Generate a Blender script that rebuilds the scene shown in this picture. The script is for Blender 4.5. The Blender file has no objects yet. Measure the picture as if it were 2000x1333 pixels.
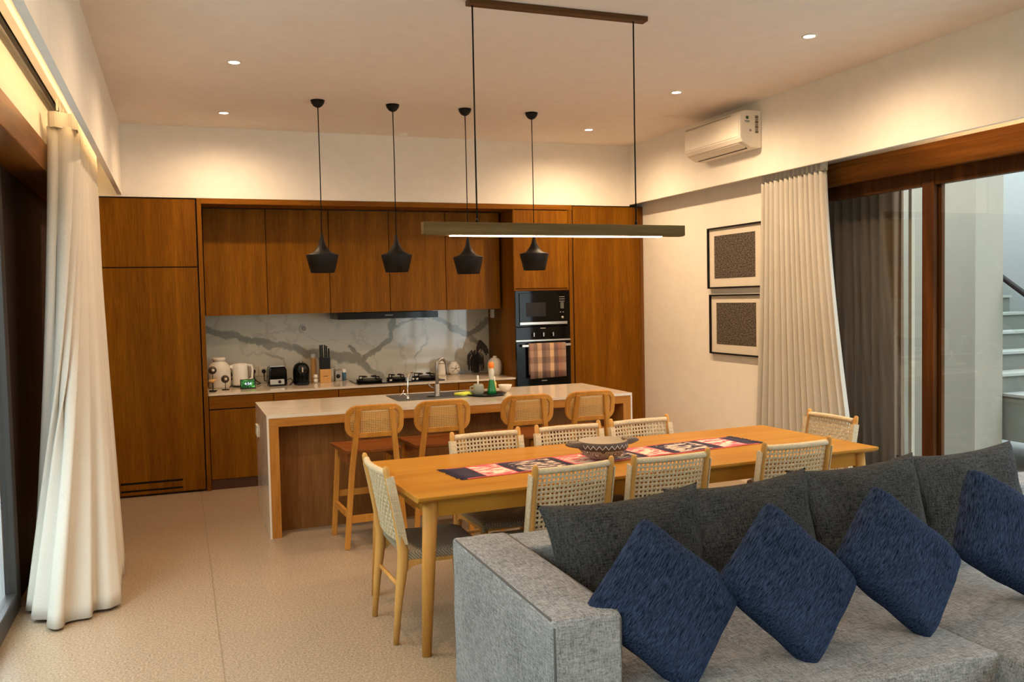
import bpy, bmesh, math, random
from mathutils import Vector, Matrix

random.seed(7)
SC = bpy.context.scene
C = SC.collection
PI = math.pi

# ------------------------------------------------------------------ camera
cam_d = bpy.data.cameras.new('camera')
cam_d.sensor_width = 36.0
cam_d.lens = 1727.7 * 36.0 / 2000.0
cam_d.clip_start = 0.05
cam = bpy.data.objects.new('camera', cam_d)
C.objects.link(cam)
_r = Vector((0.93529847, -0.35324338, -0.02087776))
_u = Vector((0.03646247, 0.03752123, 0.99863038))
_f = Vector((0.35197622, 0.93477873, -0.04797368))
cam.matrix_world = Matrix(((_r.x, _u.x, -_f.x, 0.0), (_r.y, _u.y, -_f.y, 0.0),
                           (_r.z, _u.z, -_f.z, 1.65), (0, 0, 0, 1)))
SC.camera = cam

# ------------------------------------------------------------------ view
SC.view_settings.view_transform = 'Standard'
SC.view_settings.look = 'None'
SC.view_settings.gamma = 1.0
SC.view_settings.use_curve_mapping = False
SC.view_settings.exposure = 1.97
SC.cycles.use_denoising = True
SC.cycles.max_bounces = 8
SC.cycles.diffuse_bounces = 5
SC.cycles.glossy_bounces = 4
SC.cycles.transparent_max_bounces = 12
SC.cycles.sample_clamp_indirect = 6.0
SC.cycles.caustics_reflective = False
SC.cycles.caustics_refractive = False

# ------------------------------------------------------------------ world (bright overcast daylight)
W = bpy.data.worlds.new('world')
SC.world = W
W.use_nodes = True
bg = W.node_tree.nodes['Background']
bg.inputs['Color'].default_value = (0.86, 0.94, 1.0, 1)
bg.inputs["Strength"].default_value = 2.0


def lamp(name, kind, loc, energy, color, rot=(0, 0, 0), **kw):
    d = bpy.data.lights.new(name, kind)
    d.energy = energy
    d.color = color
    for k, v in kw.items():
        setattr(d, k, v)
    o = bpy.data.objects.new(name, d)
    o.location = loc
    o.rotation_euler = rot
    C.objects.link(o)
    return o


def portal(name, loc, sx, sy, rot):
    o = lamp(name, 'AREA', loc, 1.0, (1, 1, 1), rot, shape='RECTANGLE', size=sx, size_y=sy)
    o.data.cycles.is_portal = True
    return o


portal('daylight_portal', (-0.98, 1.3, 1.22), 2.4, 8.3, (0, -PI / 2, 0))      # left glass doors
portal('daylight_portal', (0.78, -3.2, 1.3), 2.36, 2.4, (PI / 2, 0, 0))         # rear glass doors
portal('daylight_portal', (7.1, 3.6, 4.25), 4.3, 13.0, (0, 0, 0))              # open stairwell

WARM = (1.0, 0.69, 0.41)

# ------------------------------------------------------------------ tagging helpers


def tag(o, label=None, cat=None, group=None, kind=None):
    if label: o['label'] = label
    if cat: o['category'] = cat
    if group: o['group'] = group
    if kind: o['kind'] = kind
    return o


def thing(name, label, cat, loc=(0, 0, 0), rz=0.0, group=None):
    o = bpy.data.objects.new(name, None)
    o.empty_display_size = 0.1
    C.objects.link(o)
    o.location = loc
    o.rotation_euler = (0, 0, rz)
    return tag(o, label, cat, group)


def copy_tree(o, parent=None):
    c = o.copy()
    C.objects.link(c)
    if parent is not None:
        c.parent = parent
    for ch in list(o.children):
        copy_tree(ch, c)
    return c


# ------------------------------------------------------------------ materials
MATS = {}


def nt_new(name):
    m = bpy.data.materials.new(name)
    m.use_nodes = True
    nt = m.node_tree
    return m, nt, nt.nodes['Principled BSDF']


def N(nt, t, **kw):
    n = nt.nodes.new(t)
    for k, v in kw.items():
        if k.startswith('i_'):
            n.inputs[k[2:].replace('_', ' ')].default_value = v
        else:
            setattr(n, k, v)
    return n


def math_n(nt, op, a, b=None, c=None):
    n = nt.nodes.new('ShaderNodeMath')
    n.operation = op
    for i, v in enumerate((a, b, c)):
        if v is None: continue
        if isinstance(v, (int, float)): n.inputs[i].default_value = v
        else: nt.links.new(v, n.inputs[i])
    return n.outputs[0]


def mixc(nt, fac, a, b):
    n = nt.nodes.new('ShaderNodeMix')
    n.data_type = 'RGBA'
    for sock, v in ((n.inputs['Factor'], fac), (n.inputs['A'], a), (n.inputs['B'], b)):
        if isinstance(v, (int, float)): sock.default_value = v
        elif isinstance(v, tuple): sock.default_value = (*v[:3], 1)
        else: nt.links.new(v, sock)
    return n.outputs['Result']


def ramp(nt, fac, stops, interp='LINEAR'):
    n = nt.nodes.new('ShaderNodeValToRGB')
    n.color_ramp.interpolation = interp
    cr = n.color_ramp
    while len(cr.elements) < len(stops): cr.elements.new(0.5)
    for e, (p, col) in zip(cr.elements, stops):
        e.position = p
        e.color = (*col, 1) if len(col) == 3 else col
    nt.links.new(fac, n.inputs['Fac'])
    return n.outputs['Color']


def coords(nt, scale=(1, 1, 1), rot=(0, 0, 0), kind='Object'):
    tc = nt.nodes.new('ShaderNodeTexCoord')
    mp = nt.nodes.new('ShaderNodeMapping')
    mp.inputs['Scale'].default_value = scale
    mp.inputs['Rotation'].default_value = rot
    nt.links.new(tc.outputs[kind], mp.inputs['Vector'])
    return mp.outputs['Vector']


def noise(nt, vec, scale, detail=4.0, rough=0.55, dist=0.0):
    n = nt.nodes.new('ShaderNodeTexNoise')
    n.inputs['Scale'].default_value = scale
    n.inputs['Detail'].default_value = detail
    n.inputs['Roughness'].default_value = rough
    n.inputs['Distortion'].default_value = dist
    nt.links.new(vec, n.inputs['Vector'])
    return n.outputs['Fac']


def bump(nt, bs, height, strength=0.3, dist=0.01):
    n = nt.nodes.new('ShaderNodeBump')
    n.inputs['Strength'].default_value = strength
    n.inputs['Distance'].default_value = dist
    nt.links.new(height, n.inputs['Height'])
    nt.links.new(n.outputs['Normal'], bs.inputs['Normal'])


def plain(name, col, rough=0.5, metal=0.0, spec=0.5, bumps=None, emit=None, estr=0):
    m, nt, bs = nt_new(name)
    bs.inputs['Base Color'].default_value = (*col, 1)
    bs.inputs['Roughness'].default_value = rough
    bs.inputs['Metallic'].default_value = metal
    bs.inputs['Specular IOR Level'].default_value = spec
    v = coords(nt)
    nz = noise(nt, v, 9.0, 3)
    c = mixc(nt, nz, tuple(x * 0.94 for x in col), tuple(min(1, x * 1.05) for x in col))
    nt.links.new(c, bs.inputs['Base Color'])
    if bumps:
        bump(nt, bs, noise(nt, v, bumps[0], 3), bumps[1], 0.004)
    if emit:
        bs.inputs['Emission Color'].default_value = (*emit, 1)
        bs.inputs['Emission Strength'].default_value = estr
    MATS[name] = m
    return m


def wood(name, dark, mid, light, axis='z', fine=70.0, rough=0.42, figure=0.5, spec=0.10):
    m, nt, bs = nt_new(name)
    s = {'x': (0.06, 1, 1), 'y': (1, 0.06, 1), 'z': (1, 1, 0.06)}[axis]
    v = coords(nt, s)
    a = noise(nt, v, fine, 5, 0.65, 0.15)
    b = noise(nt, v, 7.0, 4, 0.6, 1.2)
    f1 = math_n(nt, 'MULTIPLY', a, 1 - figure)
    f2 = math_n(nt, 'MULTIPLY', b, figure)
    f = math_n(nt, 'ADD', f1, f2)
    col = ramp(nt, f, [(0.30, dark), (0.5, mid), (0.70, light)])
    nt.links.new(col, bs.inputs['Base Color'])
    bs.inputs['Roughness'].default_value = rough
    bs.inputs['Specular IOR Level'].default_value = spec
    bump(nt, bs, a, 0.12, 0.002)
    MATS[name] = m
    return m


def fabric(name, c1, c2, scale=260.0, rough=0.95, streak=None, strength=0.5, width=0.12):
    m, nt, bs = nt_new(name)
    v = coords(nt)
    if streak:
        v2 = coords(nt, streak)
    else:
        v2 = coords(nt, (1, 1, 0.13))
    a = noise(nt, v2, scale, 3, 0.7)
    b = noise(nt, v, 3.0, 3)
    if not streak:
        a2 = noise(nt, coords(nt, (0.13, 1, 1)), scale, 2, 0.7)
        a3 = noise(nt, coords(nt, (1, 0.13, 1)), scale, 2, 0.7)
        a = math_n(nt, 'MULTIPLY', math_n(nt, 'ADD', math_n(nt, 'ADD', a, a2), a3), 0.3333)
    f = math_n(nt, 'ADD', math_n(nt, 'MULTIPLY', a, 0.85), math_n(nt, 'MULTIPLY', b, 0.15))
    col = ramp(nt, f, [(0.5 - width, c1), (0.5 + width, c2)])
    nt.links.new(col, bs.inputs['Base Color'])
    bs.inputs['Roughness'].default_value = rough
    bs.inputs['Specular IOR Level'].default_value = 0.05
    try:
        bs.inputs['Sheen Weight'].default_value = 0.0
    except Exception:
        pass
    bump(nt, bs, a, strength, 0.003)
    MATS[name] = m
    return m


def glass_mat(name, tint=(0.93, 0.96, 0.95)):
    m = bpy.data.materials.new(name)
    m.use_nodes = True
    nt = m.node_tree
    nt.nodes.clear()
    out = nt.nodes.new('ShaderNodeOutputMaterial')
    tr = nt.nodes.new('ShaderNodeBsdfTransparent')
    tr.inputs['Color'].default_value = (*tint, 1)
    gl = nt.nodes.new('ShaderNodeBsdfGlossy')
    gl.inputs['Roughness'].default_value = 0.01
    lw = nt.nodes.new('ShaderNodeLayerWeight')
    lw.inputs['Blend'].default_value = 0.5
    frv = math_n(nt, 'ADD', math_n(nt, 'MULTIPLY', math_n(nt, 'POWER', lw.outputs['Facing'], 5.0), 0.9), 0.04)
    mx = nt.nodes.new('ShaderNodeMixShader')
    nt.links.new(frv, mx.inputs[0])
    nt.links.new(tr.outputs[0], mx.inputs[1])
    nt.links.new(gl.outputs[0], mx.inputs[2])
    nt.links.new(mx.outputs[0], out.inputs['Surface'])
    MATS[name] = m
    return m


def emis(name, col, s):
    m = bpy.data.materials.new(name)
    m.use_nodes = True
    nt = m.node_tree
    nt.nodes.clear()
    out = nt.nodes.new('ShaderNodeOutputMaterial')
    e = nt.nodes.new('ShaderNodeEmission')
    e.inputs['Color'].default_value = (*col, 1)
    e.inputs['Strength'].default_value = s
    nt.links.new(e.outputs[0], out.inputs['Surface'])
    MATS[name] = m
    return m


wall_m = plain('white_plaster', (0.88, 0.84, 0.77), 0.85, bumps=(60, 0.05))
ceil_m = plain('ceiling_paint', (0.84, 0.76, 0.69), 0.9)
veneer_v = wood('cabinet_veneer', (0.104, 0.033, 0.0012), (0.19, 0.069, 0.0024), (0.30, 0.120, 0.0055), 'z', 85)
veneer_h = wood('cabinet_veneer_horizontal', (0.13, 0.040, 0.002), (0.22, 0.076, 0.004), (0.32, 0.128, 0.009), 'x', 85)
veneer_dk = wood('island_panel_veneer', (0.13, 0.048, 0.012), (0.20, 0.082, 0.022), (0.28, 0.125, 0.038), 'z', 110)
frame_or = wood('island_frame_wood', (0.30, 0.105, 0.016), (0.42, 0.17, 0.030), (0.52, 0.23, 0.05), 'z', 60)
frame_orh = wood('island_frame_wood_horizontal', (0.30, 0.105, 0.016), (0.42, 0.17, 0.030), (0.52, 0.23, 0.05), 'x', 60)
table_m = wood('table_teak', (0.33, 0.135, 0.016), (0.42, 0.188, 0.025), (0.49, 0.24, 0.042), 'x', 22, 0.33, 0.6)
tleg_m = wood('table_leg_teak', (0.40, 0.17, 0.035), (0.52, 0.25, 0.06), (0.62, 0.34, 0.10), 'z', 30, 0.4, 0.6)
teak = wood('chair_teak', (0.40, 0.185, 0.045), (0.54, 0.28, 0.075), (0.64, 0.37, 0.12), 'z', 30, 0.42, 0.6)
stool_w = wood('stool_wood', (0.34, 0.125, 0.018), (0.48, 0.20, 0.035), (0.60, 0.28, 0.06), 'z', 32, 0.35, 0.6)
stool_s = wood('stool_seat_wood', (0.13, 0.038, 0.010), (0.20, 0.063, 0.016), (0.27, 0.09, 0.024), 'x', 30, 0.28, 0.6)
dark_w = wood('dark_door_wood', (0.035, 0.012, 0.004), (0.075, 0.026, 0.007), (0.15, 0.052, 0.012), 'z', 26, 0.4, 0.6)
dark_wh = wood('dark_beam_wood', (0.09, 0.028, 0.006), (0.20, 0.070, 0.013), (0.34, 0.13, 0.025), 'y', 26, 0.4, 0.6)
timber_pan = wood('dark_timber_panel', (0.03, 0.018, 0.014), (0.05, 0.030, 0.023), (0.075, 0.046, 0.034), 'z', 40, 0.6)
cord = fabric('paper_cord', (0.46, 0.36, 0.22), (0.72, 0.61, 0.43), 160, 0.85, strength=0.7)
cane = plain('rattan_cane', (0.62, 0.34, 0.10), 0.5, bumps=(200, 0.3))
sofa_m = fabric('grey_sofa_weave', (0.105, 0.107, 0.110), (0.37, 0.375, 0.385), 190, width=0.10)
seam_shade_m = plain('sofa_piping_shade', (0.085, 0.082, 0.08), 0.95)  # piping coloured darker than the sofa cloth to paint in the seam shading
char_m = fabric('charcoal_weave', (0.012, 0.012, 0.012), (0.082, 0.081, 0.079), 190, width=0.10)
blue_m = fabric('blue_chenille', (0.003, 0.005, 0.013), (0.038, 0.058, 0.115), 95, streak=(3.6, 0.28, 1), strength=0.6, width=0.13)
curt_m = fabric('curtain_linen', (0.52, 0.49, 0.43), (0.66, 0.62, 0.56), 500, 0.95, strength=0.1)
bcurt_m = fabric('brown_curtain_cloth', (0.17, 0.112, 0.076), (0.26, 0.178, 0.125), 300, 0.95, strength=0.1)
blackm = plain('black_metal', (0.009, 0.008, 0.008), 0.5, spec=0.2)
blackp = plain('black_plastic', (0.010, 0.010, 0.010), 0.3, spec=0.25)
blackg = plain('black_glass', (0.005, 0.005, 0.005), 0.06, spec=0.16)
steel = plain('brushed_steel', (0.62, 0.60, 0.56), 0.28, 1.0)
gsteel = plain('satin_grey_steel', (0.30, 0.29, 0.28), 0.35, 0.85)
chrome = plain('chrome', (0.85, 0.83, 0.8), 0.1, 1.0)
sinkm = plain('grey_composite_sink', (0.085, 0.083, 0.085), 0.4)
whitep = plain('white_plastic', (0.82, 0.79, 0.72), 0.35)
acm = plain('white_air_conditioner_plastic', (0.88, 0.82, 0.72), 0.45)
stone_w = plain('white_ceramic', (0.72, 0.67, 0.58), 0.55)
stone_g = plain('grey_ceramic', (0.35, 0.33, 0.30), 0.6)
greyc = plain('outdoor_concrete', (0.42, 0.43, 0.42), 0.8)
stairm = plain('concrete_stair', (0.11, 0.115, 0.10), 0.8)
barm = wood('lamp_bar_wood', (0.10, 0.062, 0.022), (0.15, 0.095, 0.036), (0.20, 0.132, 0.055), 'x', 40, 0.6)
glass = glass_mat('window_glass')
led = emis('warm_led', (1.0, 0.64, 0.30), 6.0)
bar_led = emis('lamp_diffuser', (1.0, 0.66, 0.34), 14.0)
spot_led = emis('downlight_lens', (1.0, 0.80, 0.58), 14.0)
yellow = plain('yellow_sponge', (0.75, 0.80, 0.10), 0.8)
greenb = plain('green_bottle', (0.01, 0.20, 0.045), 0.25)
orange = plain('orange_cap', (0.9, 0.22, 0.02), 0.4)
palewood = wood('pale_block_wood', (0.52, 0.27, 0.09), (0.62, 0.34, 0.12), (0.70, 0.42, 0.17), 'z', 50)
paper = plain('picture_mat_board', (0.72, 0.66, 0.56), 0.8)
jarwht = plain('jar_white', (0.70, 0.66, 0.56), 0.3)
jarblu = plain('jar_blue', (0.05, 0.14, 0.24), 0.4)
leafm = plain('dark_dried_leaf', (0.018, 0.012, 0.010), 0.7)
ivory = plain('ivory_socket_plastic', (0.76, 0.70, 0.58), 0.4)
rope = plain('thin_brass', (0.30, 0.20, 0.09), 0.4, 0.8)


def marble(name, segs=None, base=(0.74, 0.71, 0.65), vein=(0.27, 0.27, 0.235), rough=0.07, scale=1.4):
    m, nt, bs = nt_new(name)
    v = coords(nt)
    wob = nt.nodes.new('ShaderNodeTexNoise')
    wob.inputs['Scale'].default_value = 6.0
    wob.inputs['Detail'].default_value = 7
    wob.inputs['Roughness'].default_value = 0.62
    nt.links.new(v, wob.inputs['Vector'])
    sub = nt.nodes.new('ShaderNodeVectorMath'); sub.operation = 'SUBTRACT'
    nt.links.new(wob.outputs['Color'], sub.inputs[0]); sub.inputs[1].default_value = (0.5, 0.5, 0.5)
    scl = nt.nodes.new('ShaderNodeVectorMath'); scl.operation = 'SCALE'
    nt.links.new(sub.outputs[0], scl.inputs[0]); scl.inputs['Scale'].default_value = 0.17
    add = nt.nodes.new('ShaderNodeVectorMath'); add.operation = 'ADD'
    nt.links.new(v, add.inputs[0]); nt.links.new(scl.outputs[0], add.inputs[1])
    # fine ridge veins
    rn = noise(nt, add.outputs[0], scale, 5, 0.5)
    rd = math_n(nt, 'ABSOLUTE', math_n(nt, 'SUBTRACT', rn, 0.5))
    thin = math_n(nt, 'MULTIPLY', math_n(nt, 'SUBTRACT', 1.0, math_n(nt, 'MINIMUM', math_n(nt, 'MULTIPLY', rd, 60), 1.0)), 0.28)
    total = thin
    if segs:
        sep = nt.nodes.new('ShaderNodeSeparateXYZ')
        nt.links.new(add.outputs[0], sep.inputs[0])
        px, pz = sep.outputs['X'], sep.outputs['Z']
        for (x1, z1, x2, z2, w, s) in segs:
            dx, dz = x2 - x1, z2 - z1
            L2 = dx * dx + dz * dz
            ax = math_n(nt, 'SUBTRACT', px, x1)
            az = math_n(nt, 'SUBTRACT', pz, z1)
            t = math_n(nt, 'ADD', math_n(nt, 'MULTIPLY', ax, dx / L2), math_n(nt, 'MULTIPLY', az, dz / L2))
            t = math_n(nt, 'MAXIMUM', math_n(nt, 'MINIMUM', t, 1.0), 0.0)
            ex = math_n(nt, 'SUBTRACT', ax, math_n(nt, 'MULTIPLY', t, dx))
            ez = math_n(nt, 'SUBTRACT', az, math_n(nt, 'MULTIPLY', t, dz))
            d = math_n(nt, 'SQRT', math_n(nt, 'ADD', math_n(nt, 'MULTIPLY', ex, ex), math_n(nt, 'MULTIPLY', ez, ez)))
            k = math_n(nt, 'DIVIDE', math_n(nt, 'SUBTRACT', w, d), max(0.006, w * 0.35))
            k = math_n(nt, 'MULTIPLY', math_n(nt, 'MAXIMUM', math_n(nt, 'MINIMUM', k, 1.0), 0.0), s)
            total = math_n(nt, 'MAXIMUM', total, k)
    cloud = noise(nt, v, 2.2, 4)
    base_c = mixc(nt, cloud, tuple(x * 0.93 for x in base), tuple(min(1, x * 1.05) for x in base))
    vcol = mixc(nt, noise(nt, add.outputs[0], 14, 4), tuple(x * 0.75 for x in vein), tuple(x * 1.35 for x in vein))
    nt.links.new(mixc(nt, total, base_c, vcol), bs.inputs['Base Color'])
    bs.inputs['Roughness'].default_value = rough
    MATS[name] = m
    return m


marble_top = marble('pale_marble', None, (0.70, 0.60, 0.48), (0.38, 0.33, 0.27), 0.09, 1.8)
bs_segs = [(0.20, 1.43, 0.61, 1.30, 0.045, 0.75), (0.61, 1.30, 1.08, 1.20, 0.042, 0.8), (1.08, 1.20, 1.25, 1.13, 0.05, 0.85),
           (1.25, 1.13, 1.66, 1.063, 0.062, 0.8), (1.62, 1.20, 1.74, 1.07, 0.035, 0.8), (1.72, 1.07, 1.80, 0.95, 0.05, 0.8),
           (1.80, 0.95, 1.97, 0.86, 0.045, 0.7), (1.72, 1.06, 1.90, 1.14, 0.035, 0.85), (1.90, 1.14, 2.05, 1.25, 0.035, 0.85),
           (2.05, 1.25, 2.08, 1.47, 0.030, 0.8), (2.08, 1.375, 2.27, 1.43, 0.016, 0.7), (2.27, 1.43, 2.49, 1.48, 0.014, 0.7),
           (2.50, 1.47, 2.71, 1.36, 0.022, 0.75), (2.71, 1.36, 2.88, 1.28, 0.038, 0.85), (2.88, 1.28, 3.00, 1.31, 0.040, 0.85),
           (3.00, 1.31, 3.15, 1.43, 0.028, 0.8), (2.88, 1.27, 3.08, 1.14, 0.030, 0.8), (2.29, 0.78, 2.32, 1.05, 0.007, 0.6),
           (2.32, 1.05, 2.43, 1.20, 0.012, 0.6), (0.71, 1.37, 1.11, 1.36, 0.006, 0.5), (1.11, 1.36, 1.31, 1.28, 0.006, 0.5),
           (1.31, 1.28, 1.67, 1.24, 0.005, 0.5), (0.80, 1.18, 0.95, 1.10, 0.016, 0.5), (0.95, 1.10, 1.00, 0.90, 0.010, 0.5),
           (2.43, 1.20, 2.46, 1.38, 0.012, 0.45), (2.78, 1.50, 2.80, 1.36, 0.006, 0.6)]
marble_bs = marble('veined_marble_splashback', bs_segs, (0.66, 0.62, 0.52), (0.22, 0.22, 0.19), 0.06, 1.3)


def floor_material():
    m, nt, bs = nt_new('polished_terrazzo')
    v = coords(nt)
    sp = noise(nt, v, 95, 4, 0.8)
    cl = noise(nt, v, 0.9, 4)
    col = ramp(nt, sp, [(0.37, (0.18, 0.122, 0.068)), (0.5, (0.34, 0.255, 0.168)), (0.61, (0.48, 0.385, 0.28))])
    col = mixc(nt, math_n(nt, 'MULTIPLY', cl, 0.28), col, (0.24, 0.165, 0.105))
    tc = nt.nodes.new('ShaderNodeTexCoord')
    sep = nt.nodes.new('ShaderNodeSeparateXYZ')
    nt.links.new(tc.outputs['Object'], sep.inputs[0])
    wob = noise(nt, v, 2.0, 2)
    jx = math_n(nt, 'ABSOLUTE', math_n(nt, 'SUBTRACT', math_n(nt, 'ADD', sep.outputs['X'], math_n(nt, 'MULTIPLY', wob, 0.008)), 0.139))
    line = math_n(nt, 'LESS_THAN', jx, 0.0035)
    col = mixc(nt, math_n(nt, 'MULTIPLY', line, 0.55), col, (0.16, 0.11, 0.07))
    nt.links.new(col, bs.inputs['Base Color'])
    rr = math_n(nt, 'ADD', math_n(nt, 'MULTIPLY', cl, 0.16), 0.24)
    nt.links.new(rr, bs.inputs['Roughness'])
    bump(nt, bs, sp, 0.04, 0.002)
    return m


floor_m = floor_material()


# ------------------------------------------------------------------ geometry helpers
def finish(name, bm, mat, parent=None, loc=None, smooth=False, bevel=0.0, segs=2, angle=35, subsurf=0, solid=0.0):
    me = bpy.data.meshes.new(name)
    bmesh.ops.recalc_face_normals(bm, faces=bm.faces)
    bm.to_mesh(me)
    bm.free()
    mats = mat if isinstance(mat, (list, tuple)) else [mat]
    for mm in mats: me.materials.append(mm)
    o = bpy.data.objects.new(name, me)
    C.objects.link(o)
    if parent is not None: o.parent = parent
    if loc is not None: o.location = loc
    if solid:
        sm = o.modifiers.new('solid', 'SOLIDIFY'); sm.thickness = solid; sm.offset = 0
    if bevel > 0:
        b = o.modifiers.new('bevel', 'BEVEL')
        b.width = bevel; b.segments = segs; b.limit_method = 'ANGLE'; b.angle_limit = math.radians(angle)
    if subsurf:
        s = o.modifiers.new('subd', 'SUBSURF'); s.levels = subsurf; s.render_levels = subsurf
    if smooth:
        for p in me.polygons: p.use_smooth = True
    return o


def BM(): return bmesh.new()


def box(bm, x0, x1, y0, y1, z0, z1, mi=0):
    vs = [bm.verts.new(p) for p in ((x0, y0, z0), (x1, y0, z0), (x1, y1, z0), (x0, y1, z0),
                                    (x0, y0, z1), (x1, y0, z1), (x1, y1, z1), (x0, y1, z1))]
    for f in ((0, 3, 2, 1), (4, 5, 6, 7), (0, 1, 5, 4), (1, 2, 6, 5), (2, 3, 7, 6), (3, 0, 4, 7)):
        bm.faces.new([vs[i] for i in f]).material_index = mi
    return bm


def bx(name, x0, x1, y0, y1, z0, z1, mat, parent=None, bevel=0.0):
    return finish(name, box(BM(), x0, x1, y0, y1, z0, z1), mat, parent, bevel=bevel)


def _frame(t):
    t = t.normalized()
    ref = Vector((0, 0, 1)) if abs(t.z) < 0.92 else Vector((0, 1, 0))
    a = ref.cross(t).normalized()
    return a, t.cross(a).normalized()


def tube(bm, pts, r, seg=10, caps=True, squash=None, mi=0):
    pts = [Vector(p) for p in pts]
    n = len(pts)
    rs = r if isinstance(r, (list, tuple)) else [r] * n
    rings = []
    pa = None
    for i, p in enumerate(pts):
        t = (pts[min(i + 1, n - 1)] - pts[max(i - 1, 0)])
        if pa is None:
            a, b = _frame(t)
        else:
            t = t.normalized()
            a = (pa - t * pa.dot(t)).normalized()
            b = t.cross(a).normalized()
        pa = a
        q = squash or (1, 1)
        rings.append([bm.verts.new(p + a * (math.cos(2 * PI * k / seg) * rs[i] * q[0]) + b * (math.sin(2 * PI * k / seg) * rs[i] * q[1])) for k in range(seg)])
    for i in range(n - 1):
        for k in range(seg):
            f = bm.faces.new((rings[i][k], rings[i][(k + 1) % seg], rings[i + 1][(k + 1) % seg], rings[i + 1][k]))
            f.smooth = True; f.material_index = mi
    if caps:
        bm.faces.new(list(reversed(rings[0]))).material_index = mi
        bm.faces.new(rings[-1]).material_index = mi
    return bm


def lathe(bm, prof, seg=32, c=(0, 0, 0), mi=0):
    rings = []
    for (r, z) in prof:
        if r <= 1e-6:
            rings.append([bm.verts.new((c[0], c[1], c[2] + z))])
        else:
            rings.append([bm.verts.new((c[0] + r * math.cos(2 * PI * k / seg), c[1] + r * math.sin(2 * PI * k / seg), c[2] + z)) for k in range(seg)])
    for i in range(len(rings) - 1):
        A, B = rings[i], rings[i + 1]
        for k in range(seg):
            k2 = (k + 1) % seg
            if len(A) == 1 and len(B) == 1: continue
            if len(A) == 1: f = bm.faces.new((A[0], B[k2], B[k]))
            elif len(B) == 1: f = bm.faces.new((A[k], A[k2], B[0]))
            else: f = bm.faces.new((A[k], A[k2], B[k2], B[k]))
            f.smooth = True
            f.material_index = mi
    return bm


def prism(bm, poly, a0, a1, axis='y', mi=0):
    def P(u, v, a):
        return {'x': (a, u, v), 'y': (u, a, v), 'z': (u, v, a)}[axis]
    A = [bm.verts.new(P(u, v, a0)) for u, v in poly]
    B = [bm.verts.new(P(u, v, a1)) for u, v in poly]
    n = len(poly)
    bm.faces.new(list(reversed(A))).material_index = mi
    bm.faces.new(B).material_index = mi
    for i in range(n):
        bm.faces.new((A[i], A[(i + 1) % n], B[(i + 1) % n], B[i])).material_index = mi
    return bm


def ribbon(bm, pts, nrm, w, t, mi=0):
    """flat strip of rectangular section following pts, nrm(i) = surface normal"""
    pts = [Vector(p) for p in pts]
    n = len(pts)
    rings = []
    for i, p in enumerate(pts):
        tg = (pts[min(i + 1, n - 1)] - pts[max(i - 1, 0)]).normalized()
        nn = nrm(i) if callable(nrm) else Vector(nrm)
        s = tg.cross(nn).normalized()
        nn = s.cross(tg).normalized()
        rings.append([bm.verts.new(p + s * a * w / 2 + nn * b * t / 2) for a, b in ((-1, -1), (1, -1), (1, 1), (-1, 1))])
    for i in range(n - 1):
        for k in range(4):
            f = bm.faces.new((rings[i][k], rings[i][(k + 1) % 4], rings[i + 1][(k + 1) % 4], rings[i + 1][k]))
            f.material_index = mi
    bm.faces.new(rings[0][::-1]); bm.faces.new(rings[-1])


def weave(bm, surf, nu, nv, wu, wv, amp, th, su=None):
    """woven lattice over surf(u,v) -> (point, normal); nu verticals, nv horizontals"""
    for i in range(nu):
        u = (i + 0.5) / nu
        pts, ns = [], []
        for j in range(nv):
            v = (j + 0.5) / nv
            p, n = surf(u, v)
            pts.append(p + n * amp * (1 if (i + j) % 2 else -1)); ns.append(n)
        p, n = surf(u, 0); pts.insert(0, p); ns.insert(0, n)
        p, n = surf(u, 1); pts.append(p); ns.append(n)
        ribbon(bm, pts, lambda k: ns[k], wu, th)
    for j in range(nv):
        v = (j + 0.5) / nv
        pts, ns = [], []
        for i in range(nu):
            u = (i + 0.5) / nu
            p, n = surf(u, v)
            pts.append(p - n * amp * (1 if (i + j) % 2 else -1)); ns.append(n)
        p, n = surf(0, v); pts.insert(0, p); ns.insert(0, n)
        p, n = surf(1, v); pts.append(p); ns.append(n)
        ribbon(bm, pts, lambda k: ns[k], wv, th)
    return bm


def soft_box(sx, sy, sz, bulge=0.01, n=10, noise_amp=0.0, seed=1, jag=None):
    """box centred on xy, base z=0, faces bulged"""
    bm = bmesh.new()
    rnd = random.Random(seed)
    bmesh.ops.create_cube(bm, size=2.0)
    bmesh.ops.subdivide_edges(bm, edges=bm.edges, cuts=n, use_grid_fill=True)
    ph = [rnd.uniform(0, 6) for _ in range(6)]
    for v in bm.verts:
        x, y, z = v.co
        ax = (1 - x * x); ay = (1 - y * y); az = (1 - z * z)
        b = Vector((0, 0, 0))
        if abs(x) > .999: b.x = math.copysign(bulge * ay * az, x)
        if abs(y) > .999: b.y = math.copysign(bulge * ax * az, y)
        if abs(z) > .999: b.z = math.copysign(bulge * ax * ay, z)
        w = noise_amp * (math.sin(5 * x + ph[0]) * math.sin(4 * y + ph[1]) + math.sin(7 * z + ph[2]) * .6)
        p = Vector((x * sx / 2, y * sy / 2, (z + 1) * sz / 2)) + b
        p += Vector((math.copysign(w, x) * (abs(x) > .999), math.copysign(w, y) * (abs(y) > .999), math.copysign(w, z) * (abs(z) > .999 and z > 0)))
        v.co = p
    return bm


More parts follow.
